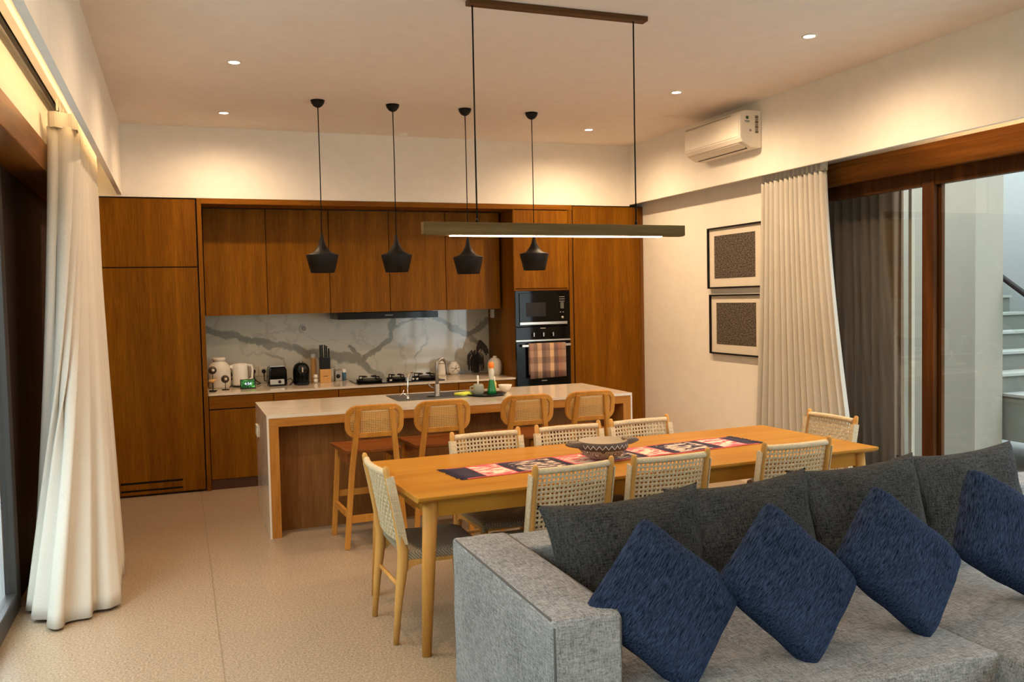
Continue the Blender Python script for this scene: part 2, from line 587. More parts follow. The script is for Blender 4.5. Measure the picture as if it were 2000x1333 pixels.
def pillow(w, h, t, pinch=0.07, n=22, wr=0.0, seed=0, rnd_c=0.0):
    """pillow in local XY plane (x width, y height), thickness along z, centred"""
    bm = bmesh.new()
    rnd = random.Random(seed)
    ph = [rnd.uniform(0, 6) for _ in range(8)]
    def pt(u, v, s):
        x = u * (1 - pinch * (1 - v * v) ** 1.0 * 1.0)
        y = v * (1 - pinch * (1 - u * u) ** 1.0)
        e = max(0.0, (1 - u ** 2)) ** 0.5 * max(0.0, (1 - v ** 2)) ** 0.5
        z = s * t / 2 * e ** 0.72
        k = wr * e ** 0.5
        z += k * (math.sin(6 * u + ph[0] + 3 * v) + math.sin(7 * v + ph[1] - 4 * u) + 0.6 * math.sin(13 * u * v + ph[2]))
        rr = 1 - rnd_c * (abs(u) * abs(v)) ** 5
        x *= rr; y *= rr
        return Vector((x * w / 2, y * h / 2, z))
    grids = []
    for s in (1, -1):
        g = []
        for i in range(n + 1):
            row = []
            for j in range(n + 1):
                u = math.sin((i / n - .5) * PI) * .5 + (i / n - .5)
                v = math.sin((j / n - .5) * PI) * .5 + (j / n - .5)
                edge = i in (0, n) or j in (0, n)
                if s == -1 and edge:
                    row.append(grids[0][i][j])
                else:
                    row.append(bm.verts.new(pt(u, v, s)))
            g.append(row)
        grids.append(g)
        for i in range(n):
            for j in range(n):
                q = (g[i][j], g[i + 1][j], g[i + 1][j + 1], g[i][j + 1])
                f = bm.faces.new(q if s == 1 else q[::-1])
                f.smooth = True
    return bm


def struct(name, bm, mat, bevel=0.0, smooth=False, solid=0.0):
    o = finish(name, bm, mat, bevel=bevel, smooth=smooth, solid=solid)
    o['kind'] = 'structure'
    return o


def look_axes(right, up):
    """rotation matrix with local x=right, local y=up, local z = right x up"""
    r = Vector(right).normalized(); u = Vector(up); u = (u - r * u.dot(r)).normalized(); n = r.cross(u)
    return Matrix(((r.x, u.x, n.x), (r.y, u.y, n.y), (r.z, u.z, n.z)))


# ================================================================== SETTING
XL, XR, YS, ZC, ZB = -0.41, 4.44, 8.24, 3.20, 2.60
struct('floor', box(BM(), -0.95, 4.9, -3.3, 9.2, -0.12, 0.0), floor_m)
struct('ceiling', box(BM(), -0.95, 4.9, -3.3, 9.2, ZC, ZC + 0.2), ceil_m)
# rear wall behind the kitchen and the white upper wall above the cabinets
struct('wall_back', box(box(BM(), -0.95, 4.9, 9.06, 9.2, 0.0, ZC), -0.67, XR, YS - 0.005, 9.06, 2.585, ZC), wall_m)
# left: upper wall over the doors, dropped fascia, dark timber wall beside the glass door
struct('wall_left', box(box(box(BM(), -0.95, -0.70, -3.3, 9.06, 2.625, 2.90), -0.95, -0.44, -3.3, 9.06, 2.90, ZC),
                        -0.69, -0.665, 8.0, YS, 0.0, 2.625), wall_m)
struct('trim_1', box(BM(), -0.445, XL, -3.3, YS, ZB, ZC), wall_m)
struct('trim_2', box(BM(), -0.95, -0.895, 5.50, 9.06, 0.0, 2.625), timber_pan)
# right: wall with the pictures, wall over the doors, dropped fascia
struct('wall_right', box(box(BM(), 4.60, 4.9, 5.92, 9.06, 0.0, ZC), 4.78, 4.9, -3.3, 5.92, 2.63, ZC), wall_m)
struct('trim_3', box(box(BM(), XR, XR + 0.03, -3.3, YS, ZB, ZC), XR + 0.03, 4.78, -3.3, 5.92, 2.92, ZC), wall_m)
# room end behind the camera: white piers either side of wide glass doors
struct('wall_front', box(box(box(BM(), -0.95, -0.4, -3.3, -3.15, 0, ZC), 1.96, 4.9, -3.3, -3.15, 0, ZC), -0.4, 1.96, -3.3, -3.15, 2.5, ZC), wall_m)

# left sliding glass doors
d1 = thing('door_1', None, None, (0, 0, 0)); d1['kind'] = 'structure'
b = BM()
box(b, -0.92, -0.69, -3.1, 9.04, 2.45, 2.62)
finish('lintel_beam', b, dark_wh, d1, bevel=0.006)
b = BM()
for (a, c2) in ((5.38, 5.49), (2.60, 2.72), (2.36, 2.48), (-0.2, -0.1)):
    box(b, -0.93, -0.87, a, c2, 0.0, 2.45)
box(b, -0.93, -0.87, -3.1, 5.38, 0.0, 0.11)
box(b, -0.93, -0.87, -3.1, 5.38, 2.33, 2.45)
finish('door_frame', b, plain('dark_grey_door_frame', (0.035, 0.032, 0.032), 0.4), d1, bevel=0.004)
bx('glass_pane', -0.905, -0.897, -3.0, 5.38, 0.11, 2.33, glass, d1)
# right glass doors
d2 = thing('door_2', None, None, (0, 0, 0)); d2['kind'] = 'structure'
b = box(BM(), 4.72, 4.90, -3.1, 5.90, 2.50, 2.63)
box(b, 4.70, 4.90, -3.1, 5.90, 2.455, 2.585)
finish('lintel_beam', b, dark_wh, d2, bevel=0.006)
b = BM()
box(b, 4.77, 4.83, -3.1, 5.90, 2.355, 2.46)
box(b, 4.77, 4.83, -3.1, 5.90, 0.0, 0.12)
box(b, 4.76, 4.84, 4.575, 4.675, 0.0, 2.46)
box(b, 4.80, 4.83, 4.545, 4.575, 0.0, 2.46)
box(b, 4.77, 4.83, 5.80, 5.90, 0.0, 2.46)
box(b, 4.77, 4.83, 1.9, 2.0, 0.0, 2.46)
box(b, 4.77, 4.83, -0.9, -0.8, 0.0, 2.46)
finish('door_frame', b, dark_w, d2, bevel=0.004)
bx('glass_pane', 4.795, 4.803, -3.0, 5.80, 0.12, 2.355, glass, d2)
# doors behind the camera
d3 = thing('door_3', None, None, (0, 0, 0)); d3['kind'] = 'structure'
b = BM()
for a in (-0.4, 0.72, 1.86):
    box(b, a, a + 0.1, -3.26, -3.2, 0, 2.5)
box(b, -0.4, 1.96, -3.26, -3.2, 0, 0.1); box(b, -0.4, 1.96, -3.26, -3.2, 2.4, 2.5)
finish('door_frame', b, dark_w, d3)
bx('glass_pane', -0.35, 1.9, -3.235, -3.228, 0.1, 2.4, glass, d3)

# outside ground and planting
struct('ground', box(box(BM(), -14, -0.95, -12, 12, -0.2, -0.06), -0.95, 12, -12, -3.3, -0.2, -0.06), greyc)


def leaf_m():
    m, nt, bs = nt_new('garden_foliage')
    v = coords(nt)
    a = noise(nt, v, 5, 6, 0.7)
    nt.links.new(ramp(nt, a, [(0.35, (0.02, 0.05, 0.01)), (0.52, (0.10, 0.19, 0.025)), (0.66, (0.33, 0.42, 0.06))]), bs.inputs['Base Color'])
    bs.inputs['Roughness'].default_value = 0.6
    return m


leafmat = leaf_m()


def hedge(name, x0, x1, y0, y1, h, seed, label):
    rnd = random.Random(seed)
    bm = bmesh.new()
    n = 5200
    my, mx_ = (y0 + y1) / 2, (x0 + x1) / 2
    if y1 - y0 > x1 - x0: box(bm, x0 + .1, x0 + .2, y0, y1, 0, h * .93)
    else: box(bm, x0, x1, y0 + .1, y0 + .2, 0, h * .93)
    for _ in range(n):
        c = Vector((rnd.uniform(x0, x1), rnd.uniform(y0, y1), rnd.uniform(0.0, h)))
        c.z *= 1 - 0.25 * rnd.random()
        s = rnd.uniform(0.08, 0.2)
        a = Vector((rnd.uniform(-1, 1), rnd.uniform(-1, 1), rnd.uniform(-.6, .6))).normalized()
        d = a.cross(Vector((rnd.uniform(-1, 1), rnd.uniform(-1, 1), rnd.uniform(-1, 1)))).normalized()
        m = a.cross(d)
        vs = [bm.verts.new(p) for p in (c - a * s, c + d * s * .4 + m * s * .1, c + a * s, c - d * s * .4 + m * s * .1)]
        bm.faces.new(vs)
    o = finish(name, bm, leafmat)
    return tag(o, label, 'hedge', kind='stuff')


hedge('hedge', -5.2, -3.9, -6, 11, 3.4, 3, 'leafy green hedge outside the left glass doors')
hedge('hedge', -3, 6, -7.6, -6.4, 5.2, 4, 'leafy green hedge outside the glass doors at the room end')

# passage and stairwell beyond the right doors
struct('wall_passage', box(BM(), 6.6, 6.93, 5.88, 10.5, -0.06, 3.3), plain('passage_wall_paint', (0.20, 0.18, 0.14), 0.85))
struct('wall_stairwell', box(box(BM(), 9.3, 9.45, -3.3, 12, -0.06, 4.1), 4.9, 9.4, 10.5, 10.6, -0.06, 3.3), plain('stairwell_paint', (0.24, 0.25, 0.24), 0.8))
struct('floor_passage', box(BM(), 4.9, 9.4, -3.3, 12, -0.14, -0.02), greyc)
st = thing('staircase', 'grey concrete staircase seen through the right glass door', 'staircase', (0, 0, 0))
b = BM()
for i in range(3, 16):
    y0 = 4.88 + i * 0.26
    box(b, 6.97, 8.3, y0, y0 + 0.28, max(0.0, i * 0.175 - 0.25), (i + 1) * 0.175 - 0.025)
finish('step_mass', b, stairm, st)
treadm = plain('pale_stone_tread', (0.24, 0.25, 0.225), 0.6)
for i in range(3, 16):
    y0 = 4.88 + i * 0.26
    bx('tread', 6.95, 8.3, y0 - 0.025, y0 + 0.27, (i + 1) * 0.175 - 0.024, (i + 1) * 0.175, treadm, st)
bx('base_wall', 6.97, 8.3, 5.3, 5.62, -0.02, 0.60, MATS['passage_wall_paint'], st)
b = BM()
tube(b, [(6.96, 5.0, 1.8 - .99 * .673), (6.96, 8.2, 1.8 + 2.21 * .673)], 0.026, 8)
finish('handrail', b, blackm, st)
b = BM()
prism(b, [(5.3, 1.0 - .69 * .673 + .40), (8.1, 1.41 + 2.11 * .673), (8.1, 1.76 + 2.11 * .673), (5.3, 1.76 - .69 * .673)], 6.955, 6.963, 'x')
finish('glass_balustrade', b, glass, st)

# ================================================================== CURTAINS


def curtain(name, label, top, bot, z1, z0, folds, amp_top, amp_bot, mat, nrows=40, parent=None, ncol=240, ease=1.6, phase=0.0):
    """top/bot: polylines [(x,y)], lofted; z0 list/func per u"""
    def poly(P, t):
        L = [0]
        for a, c in zip(P, P[1:]): L.append(L[-1] + math.dist(a, c))
        s = t * L[-1]
        for i in range(len(P) - 1):
            if s <= L[i + 1] + 1e-9:
                k = (s - L[i]) / max(1e-9, L[i + 1] - L[i])
                p = (P[i][0] + (P[i + 1][0] - P[i][0]) * k, P[i][1] + (P[i + 1][1] - P[i][1]) * k)
                d = (P[i + 1][0] - P[i][0], P[i + 1][1] - P[i][1])
                l = math.hypot(*d)
                return p, (d[1] / l, -d[0] / l)
        return P[-1], (1, 0)
    def smooth_poly(P, t):
        acc = [0, 0, 0, 0]
        K = 5
        for q in range(-K, K + 1):
            tt = min(1, max(0, t + q * 0.008))
            p, n = poly(P, tt)
            acc[0] += p[0]; acc[1] += p[1]; acc[2] += n[0]; acc[3] += n[1]
        m = 2 * K + 1
        l = math.hypot(acc[2], acc[3]) or 1
        return (acc[0] / m, acc[1] / m), (acc[2] / l, acc[3] / l)
    rnd = random.Random(folds)
    jit = [rnd.uniform(-.35, .35) for _ in range(folds + 3)]
    bm = bmesh.new()
    rows = []
    for r in range(nrows + 1):
        s = r / nrows
        k = s ** ease
        row = []
        for cidx in range(ncol + 1):
            t = cidx / ncol
            (ax, ay), na = smooth_poly(top, t)
            (bx_, by_), nb = smooth_poly(bot, t)
            x = ax + (bx_ - ax) * k; y = ay + (by_ - ay) * k
            nx = na[0] * (1 - k) + nb[0] * k; ny = na[1] * (1 - k) + nb[1] * k
            l = math.hypot(nx, ny) or 1
            ff = t * folds
            w = ff + jit[int(ff)] * (1 - (ff % 1)) * .5 + jit[int(ff) + 1] * (ff % 1) * .5
            a = amp_top + (amp_bot - amp_top) * s
            sn = math.sin(2 * PI * w + phase + 0.6 * s * math.sin(3 * w))
            d = a * (sn + 0.22 * math.sin(4 * PI * w + 1 + 2 * s))
            zz = z0(t) if callable(z0) else z0
            row.append(bm.verts.new((x + nx / l * d, y + ny / l * d, z1 + (zz - z1) * s)))
        rows.append(row)
    for r in range(nrows):
        for cidx in range(ncol):
            f = bm.faces.new((rows[r][cidx], rows[r][cidx + 1], rows[r + 1][cidx + 1], rows[r + 1][cidx]))
            f.smooth = True
    o = finish(name, bm, mat, parent, solid=0.003)
    return o


lc = thing('curtain', 'white floor-length curtain beside the left glass door', 'curtain', (0, 0, 0))
curtain('cloth', None, [(-0.665, 5.80), (-0.645, 5.72), (-0.515, 5.80), (-0.53, 6.2), (-0.53, 7.3)],
        [(-0.80, 5.62), (-0.79, 5.30), (-0.69, 5.02), (-0.64, 4.98), (-0.50, 5.15), (-0.38, 5.20), (-0.40, 5.60), (-0.40, 6.10), (-0.52, 6.4)],
        2.70, lambda t: 0.012 + 0.01 * math.sin(9 * t) ** 2, 11, 0.016, 0.034, curt_m, parent=lc, ease=1.35)
b = BM()
pts = []
for i in range(121):
    t = i / 120
    if t < .1: p = (-0.665 + .02 * t * 10, 5.80 - .8 * t)
    elif t < .2: p = (-0.645 + 1.3 * (t - .1), 5.72 + .8 * (t - .1))
    else: p = (-0.515 - .015 * min(1, (t - .2) * 4), 5.80 + 1.5 * (t - .2) / .8)
    pts.append((p[0], p[1] + 0.012 * math.sin(t * 90), 2.735))
ribbon(b, pts, (0, 0, 1), 0.008, 0.09)
finish('heading_tape', b, curt_m, lc)
tr = thing('curtain_track', 'white curtain rail under the ceiling of the left curtain recess', 'curtain rail', (0, 0, 0))
b = BM(); box(b, -0.625, -0.585, -3.0, 8.1, 2.845, 2.885); finish('rail', b, whitep, tr, bevel=0.004)
b = BM(); box(b, -0.655, -0.635, -3.0, 8.1, 2.85, 2.885); finish('dark_slot', b, blackm, tr)
for i in range(12): bx('glider', -0.61, -0.60, 5.7 + i * .14, 5.71 + i * .14, 2.78, 2.845, whitep, tr)

rc = thing('curtain', 'white pinch-pleated curtain hanging beside the framed pictures', 'curtain', (0, 0, 0))
curtain('cloth', None, [(4.53, 6.12), (4.53, 5.36)],
        [(4.55, 6.28), (4.54, 5.6), (4.50, 5.30), (4.52, 4.97)],
        2.565, 0.015, 13, 0.022, 0.036, curt_m, parent=rc, ease=1.5)
b = BM()
pts = [(4.53 + 0.018 * math.sin(i * .9), 6.12 - .76 * i / 100, 2.605) for i in range(101)]
ribbon(b, pts, (0, 0, 1), 0.01, 0.10)
finish('heading_tape', b, curt_m, rc)

oc = thing('curtain', 'dark brown curtain behind the right glass door', 'curtain', (0, 0, 0))
curtain('cloth', None, [(5.0, 6.2), (5.0, 5.10)], [(5.0, 6.2), (5.0, 5.08)], 2.7, 0.02, 11, 0.03, 0.03, bcurt_m, parent=oc)
struct('trim_4', box(BM(), 5.03, 5.06, 5.035, 5.065, 0, 2.9), plain('pale_post', (0.30, 0.26, 0.20), 0.6))

# LED coves in the curtain recesses
cv = thing('cove_light', 'warm light strip hidden in the left curtain recess', 'strip light', (0, 0, 0))
bx('strip', -0.452, -0.447, -3.0, 8.0, 2.80, 2.82, led, cv)
cv2 = thing('cove_light', 'warm light strip hidden in the right curtain recess', 'strip light', (0, 0, 0))
bx('strip', 4.472, 4.477, -3.0, 4.6, 2.80, 2.82, led, cv2)

# ================================================================== KITCHEN WALL UNITS
YF = YS  # front of tall units


def door_leaf(name, x0, x1, z0, z1, y, parent, mat=veneer_v, t=0.02):
    return bx(name, x0 + 0.003, x1 - 0.003, y, y + t, z0 + 0.003, z1 - 0.003, mat, parent, bevel=0.0015)


darkgap = plain('cabinet_shadow_gap', (0.05, 0.018, 0.005), 0.7)

t = thing('tall_cabinet', 'tall oak-veneered cabinet with low vent slots next to the left curtain', 'cabinet', (-0.22, YF, 0), group=None)
bx('carcass', -0.42, 0.40, 0.022, 0.80, 0.0, 2.583, darkgap, t)
door_leaf('upper_door', -0.40, 0.395, 1.985, 2.575, 0, t)
b = box(BM(), -0.398, 0.393, 0, 0.02, 0.13, 1.978)
box(b, -0.398, -0.295, 0, 0.02, 0.02, 0.13); box(b, 0.207, 0.393, 0, 0.02, 0.02, 0.13)
box(b, -0.295, 0.207, 0, 0.02, 0.02, 0.045); box(b, -0.295, 0.207, 0, 0.02, 0.063, 0.11)
finish('lower_door', b, veneer_v, t)
for zz in (0.045, 0.11): bx('vent_slot', -0.295, 0.207, 0.012, 0.021, zz, zz + 0.019, blackp, t)

t = thing('cabinet_surround', 'oak frame around the recessed run of upper cabinets and splashback', 'frame', (0, 0, 0))
bx('left_post', 0.185, 0.222, YF - 0.012, 8.95, 0, 2.583, veneer_v, t, bevel=0.002)
bx('top_rail', 0.222, 3.78, YF - 0.012, YF + 0.30, 2.535, 2.583, veneer_h, t, bevel=0.002)
bx('middle_post', 3.735, 3.772, YF - 0.012, 8.95, 0, 2.534, veneer_v, t, bevel=0.002)

xs = [0.236, 0.79, 1.372, 1.956, 2.53, 3.108]
names = ['first wall cabinet from the left over the splashback', 'wall cabinet above the kettle, second from the left',
         'wall cabinet over the left half of the cooker hood', 'wall cabinet over the right half of the cooker hood',
         'rightmost wall cabinet, next to the oven column']
for i in range(5):
    t = thing('wall_cabinet', 'oak-veneered ' + names[i], 'cabinet', (xs[i], 8.56, 1.545), group='wall cabinets over the splashback')
    w = xs[i + 1] - xs[i]
    bx('carcass', 0.0, w, 0.022, 0.48, 0.004, 0.985, darkgap, t)
    door_leaf('door', 0, w, 0, 0.985, 0, t)

t = thing('kitchen_splashback', 'grey-veined marble splashback behind the kitchen counter', 'splashback', (0, 0, 0))
bx('slab', 0.225, 3.134, 9.03, 9.055, 0.862, 1.60, marble_bs, t)
t = thing('worktop', 'long marble worktop along the kitchen back wall', 'worktop', (0, 0, 0))
bx('slab', 0.224, 3.135, YF, 9.028, 0.842, 0.862, marble_top, t, bevel=0.002)
bnames = ['left end under the white vase', 'second from the left under the toaster', 'middle one under the gas hob',
          'fourth from the left under the tap', 'right end next to the oven column']
xb = [0.226, 0.785, 1.373, 1.957, 2.54, 3.134]
for i in range(5):
    t = thing('base_cabinet', 'oak-veneered base cabinet, ' + bnames[i], 'cabinet', (xb[i], YF + 0.012, 0), group='base cabinets under the back worktop')
    w = xb[i + 1] - xb[i]
    bx('carcass', 0, w, 0.03, 0.72, 0.0, 0.84, darkgap, t)
    bx('plinth', 0, w, 0.008, 0.029, 0.0, 0.09, plain('plinth_wood', (0.07, 0.022, 0.006), 0.5) if i == 0 else MATS['plinth_wood'], t)
    if i == 0:
        door_leaf('drawer_front', 0, w, 0.72, 0.84, 0, t, veneer_h)
        door_leaf('door', 0, w, 0.09, 0.715, 0, t)
    else:
        door_leaf('drawer_front', 0, w, 0.70, 0.84, 0, t, veneer_h)
        door_leaf('drawer_front', 0, w, 0.40, 0.695, 0, t, veneer_h)
        door_leaf('drawer_front', 0, w, 0.09, 0.395, 0, t, veneer_h)

t = thing('oven_cabinet', 'oak oven housing column with a cupboard door on top', 'cabinet', (3.137, YF, 0))
bx('side_panel', 0, 0.02, 0, 0.80, 0, 2.534, veneer_v, t, bevel=0.001)
bx('side_panel', 0.578, 0.597, 0, 0.80, 0, 2.534, veneer_v, t, bevel=0.001)
bx('back_panel', 0.02, 0.578, 0.775, 0.80, 0, 2.534, darkgap, t)
door_leaf('door', 0.004, 0.594, 1.745, 2.53, -0.004, t)
bx('shelf', 0.02, 0.578, 0.003, 0.775, 1.725, 1.743, veneer_h, t)
bx('shelf', 0.02, 0.578, 0.02, 0.775, 0.740, 0.752, veneer_h, t)
door_leaf('drawer_front', 0.004, 0.594, 0.08, 0.735, -0.004, t, veneer_h)

t = thing('tall_cabinet', 'tall oak-veneered cabinet with one full-height door next to the right wall', 'cabinet', (3.785, YF, 0))
bx('carcass', 0.0, 0.81, 0.022, 0.80, 0, 2.583, darkgap, t)
door_leaf('door', 0.004, 0.775, 0.02, 2.578, 0, t)
bx('filler_strip', 0.777, 0.812, 0.003, 0.022, 0.0, 2.578, veneer_dk, t)

# microwave
t = thing('microwave_oven', 'black built-in microwave oven above the larger oven', 'microwave', (3.16, YF, 1.365))
bx('body', 0.0, 0.555, 0.02, 0.45, 0.0, 0.355, blackp, t)
bx('front_frame', -0.02, 0.57, -0.018, 0.018, 0.0, 0.36, blackg, t, bevel=0.003)
bx('door', 0.02, 0.43, -0.030, -0.019, 0.045, 0.335, blackg, t, bevel=0.003)
bx('door_window', 0.09, 0.30, -0.0335, -0.0305, 0.10, 0.24, plain('microwave_mesh', (0.018, 0.012, 0.009), 0.3, spec=0.2), t)
bx('trim_bar', 0.02, 0.535, -0.034, -0.019, 0.018, 0.045, steel, t, bevel=0.002)
b = BM(); lathe(b, [(0.0, 0), (0.014, 0), (0.014, 0.016), (0, 0.016)], 16)
for v in b.verts: v.co = (v.co.x + 0.485, -v.co.z - 0.018, v.co.y + 0.085)
finish('dial', b, steel, t)
bx('display', 0.468, 0.505, -0.0195, -0.018, 0.175, 0.24, plain('display_grey', (0.10, 0.11, 0.09), 0.3), t)
b = BM()
for k in range(3): box(b, 0.455, 0.515, -0.0195, -0.018, 0.29 - k * .022, 0.296 - k * .022)
for k in range(2): box(b, 0.46 + k * .03, 0.475 + k * .03, -0.0195, -0.018, 0.135, 0.143)
finish('control_markings', b, plain('grey_print', (0.30, 0.30, 0.29), 0.5), t)

# oven
t = thing('built_in_oven', 'black glass built-in oven with three knobs and a towel on its handle', 'oven', (3.16, YF, 0.755))
bx('body', 0.0, 0.555, 0.02, 0.55, 0.0, 0.60, blackp, t)
bx('control_panel', -0.02, 0.57, -0.018, 0.018, 0.478, 0.605, blackg, t, bevel=0.002)
bx('trim_bar', -0.02, 0.57, -0.026, -0.0, 0.462, 0.477, steel, t)
bx('door', -0.02, 0.57, -0.024, 0.018, 0.0, 0.460, blackg, t, bevel=0.003)
for k in range(3):
    b = BM(); lathe(b, [(0, 0), (0.019, 0), (0.016, 0.02), (0, 0.02)], 18)
    for v in b.verts: v.co = (v.co.x + 0.165 + k * 0.105, -v.co.z - 0.018, v.co.y + 0.528)
    kn = finish('knob', b, blackp, t)
    bx('pointer', 0.161 + k * .105, 0.169 + k * .105, -0.0435, -0.038, 0.508, 0.548, steel, kn)
b = box(BM(), 0.025, 0.555, -0.072, -0.052, 0.408, 0.432)
box(b, 0.035, 0.055, -0.055, -0.024, 0.412, 0.428); box(b, 0.525, 0.545, -0.055, -0.024, 0.412, 0.428)
finish('handle', b, steel, t, bevel=0.003)
pp_ = plain('pale_print', (0.6, 0.6, 0.58), 0.5)
bx('maker_mark', 0.245, 0.305, -0.0255, -0.024, 0.058, 0.066, pp_, t)
bx('maker_mark', 0.245, 0.30, -0.0195, -0.018, 0.588, 0.594, pp_, t)


def checker_cloth():
    m, nt, bs = nt_new('checked_towel_cloth')
    tc = nt.nodes.new('ShaderNodeTexCoord'); sep = nt.nodes.new('ShaderNodeSeparateXYZ')
    nt.links.new(tc.outputs['Object'], sep.inputs[0])
    cols = [(0.36, 0.24, 0.19), (0.25, 0.17, 0.13), (0.55, 0.38, 0.26), (0.19, 0.13, 0.115), (0.27, 0.18, 0.15), (0.60, 0.42, 0.25), (0.18, 0.12, 0.11), (0.33, 0.17, 0.12), (0.33, 0.23, 0.18)]
    fx = math_n(nt, 'DIVIDE', sep.outputs['X'], 0.40)
    c1 = ramp(nt, fx, [(i / len(cols), c) for i, c in enumerate(cols)], 'CONSTANT')
    fz = math_n(nt, 'DIVIDE', math_n(nt, 'ADD', sep.outputs['Z'], 0.36), 0.36)
    c2 = ramp(nt, fz, [(0.0, (0.85, 0.8, 0.8)), (0.25, (1.15, 1.1, 1.05)), (0.46, (0.78, 0.72, 0.72)), (0.64, (1.15, 1.1, 1.05)), (0.82, (0.85, 0.8, 0.8))], 'CONSTANT')
    mm = nt.nodes.new('ShaderNodeMix'); mm.data_type = 'RGBA'; mm.blend_type = 'MULTIPLY'
    mm.inputs['Factor'].default_value = 1.0
    nt.links.new(c1, mm.inputs['A']); nt.links.new(c2, mm.inputs['B'])
    nt.links.new(mm.outputs['Result'], bs.inputs['Base Color'])
    bs.inputs['Roughness'].default_value = 0.95
    return m


b = BM()
NX, NZ = 24, 16
rows = []
path = [(-0.046, -0.31), (-0.0475, -0.2), (-0.0475, -0.05), (-0.0478, 0.0), (-0.056, 0.008), (-0.066, 0.008), (-0.0765, 0.0), (-0.0775, -0.06), (-0.079, -0.15), (-0.081, -0.25), (-0.083, -0.345)]
for (yy, zz) in path:
    rows.append([b.verts.new((0.40 * i / NX * (1 - 0.06 * max(0, -zz)) + 0.012 * max(0, -zz),
                              yy - 0.004 * math.sin(i * 1.1) * max(0, -zz) * 3 * (1 if yy < -.06 else 0), zz + 0.012 * (i / NX) * (zz < -.3))) for i in range(NX + 1)])
for r in range(len(rows) - 1):
    for i in range(NX):
        f = b.faces.new((rows[r][i], rows[r][i + 1], rows[r + 1][i + 1], rows[r + 1][i])); f.smooth = True
tw = finish('kitchen_towel', b, checker_cloth(), loc=(3.16 + 0.095, YF, 0.755 + 0.434), solid=0.003)
tag(tw, 'brown and beige checked towel hanging over the oven handle', 'towel')

# cooker hood, hob
t = thing('cooker_hood', 'slim black cooker hood under the middle wall cabinets', 'cooker hood', (1.43, 8.53, 1.482))
bx('body', 0, 1.0, 0.015, 0.45, 0.0, 0.060, blackp, t)
bx('glass_front', 0, 1.0, 0.0, 0.014, -0.002, 0.060, blackg, t, bevel=0.002)
bx('maker_mark', 0.46, 0.54, -0.0015, 0, 0.028, 0.034, MATS['grey_print'], t)

t = thing('gas_hob', 'black glass gas hob with three burners on the back worktop', 'hob', (2.0, 8.56, 0.862))
bx('glass_plate', -0.43, 0.43, -0.22, 0.24, 0.0, 0.010, blackg, t, bevel=0.003)
for (cx_, cy_, r) in ((-0.28, -0.02, 0.115), (0.0, 0.03, 0.085), (0.28, 0.0, 0.115)):
    b = BM(); lathe(b, [(0, 0.01), (r * .55, 0.01), (r * .55, 0.026), (r * .45, 0.034), (0, 0.034)], 24, (cx_, cy_, 0))
    bn = finish('burner', b, plain('burner_cast', (0.10, 0.085, 0.07), 0.4, 0.6) if 'burner_cast' not in MATS else MATS['burner_cast'], t)
    b = BM()
    ring = [(cx_ + r * math.cos(a * PI / 16), cy_ + r * math.sin(a * PI / 16), 0.022) for a in range(33)]
    tube(b, ring, 0.011, 6)
    for a in range(4):
        an = a * PI / 2 + PI / 4
        tube(b, [(cx_ + r * math.cos(an), cy_ + r * math.sin(an), 0.022), (cx_ + r * math.cos(an), cy_ + r * math.sin(an), 0.058), (cx_ + r * .3 * math.cos(an), cy_ + r * .3 * math.sin(an), 0.058)], 0.006, 6)
    finish('pan_support', b, blackm, bn)
for k, x in enumerate((-0.10, 0.12, 0.16)):
    b = BM(); lathe(b, [(0, 0.01), (0.016, 0.01), (0.014, 0.032), (0, 0.032)], 16, (x, -0.17, 0))
    finish('knob', b, steel, t)

# splashback fittings
def wall_round(name, x, z, r, mat, parent, y=9.03, th=0.012):
    b = BM(); lathe(b, [(0, 0), (r, 0), (r, th * .8), (r * .9, th), (0, th)], 24)
    for v in b.verts: v.co = (v.co.x + x, y - v.co.z, v.co.y + z)
    return finish(name, b, mat, parent)


t = thing('wall_dial', 'round white disc fixed high on the marble splashback', 'wall fitting', (0, 0, 0))
wall_round('disc', 1.172, 1.394, 0.043, stone_w, t)
wall_round('inner_ring', 1.172, 1.394, 0.026, stone_g, t, 9.0185, 0.003)
for k, (x, lab) in enumerate(((0.673, 'white wall socket with a black plug behind the clock display'), (0.771, 'white wall socket with a black plug next to the toaster'))):
    t = thing('wall_socket', lab, 'socket', (x, 9.03, 0.985), group='sockets in the splashback')
    bx('plate', -0.047, 0.047, -0.010, 0, -0.047, 0.047, ivory, t, bevel=0.003)
    b = BM(); lathe(b, [(0, 0), (0.021, 0), (0.018, 0.035), (0, 0.035)], 16)
    for v in b.verts: v.co = (v.co.x, -v.co.z - 0.010, v.co.y)
    tube(b, [(0, -0.035, 0), (0.0, -0.045, -0.05), (0.02 * (1 - k), -0.05, -0.09), (0.06, -0.08, -0.112), (0.13 if k else 0.02, -0.12, -0.116)], 0.005, 6)
    finish('plug', b, blackp, t)
t = thing('wall_switch', 'small white box on the oven column side beside the splashback', 'switch', (3.136, 8.88, 1.495))
bx('box_body', -0.020, 0, -0.04, 0.04, -0.045, 0.045, whitep, t, bevel=0.004)
bx('rocker', -0.024, -0.0205, -0.02, 0.02, -0.03, 0.03, ivory, t)

# ================================================================== COUNTER OBJECTS (z top 0.862)
ZT = 0.862
t = thing('lidded_vase', 'large cream ceramic jar at the left end of the back worktop', 'vase', (0.345, 8.78, ZT))
b = BM(); lathe(b, [(0, 0), (0.085, 0), (0.098, 0.02), (0.103, 0.08), (0.102, 0.17), (0.090, 0.215), (0.060, 0.245), (0.052, 0.25), (0.052, 0.262)], 32)
finish('body', b, stone_w, t)
b = BM(); lathe(b, [(0.058, 0.262), (0.060, 0.268), (0.060, 0.285), (0.050, 0.29), (0, 0.29)], 32)
finish('lid', b, stone_w, t)


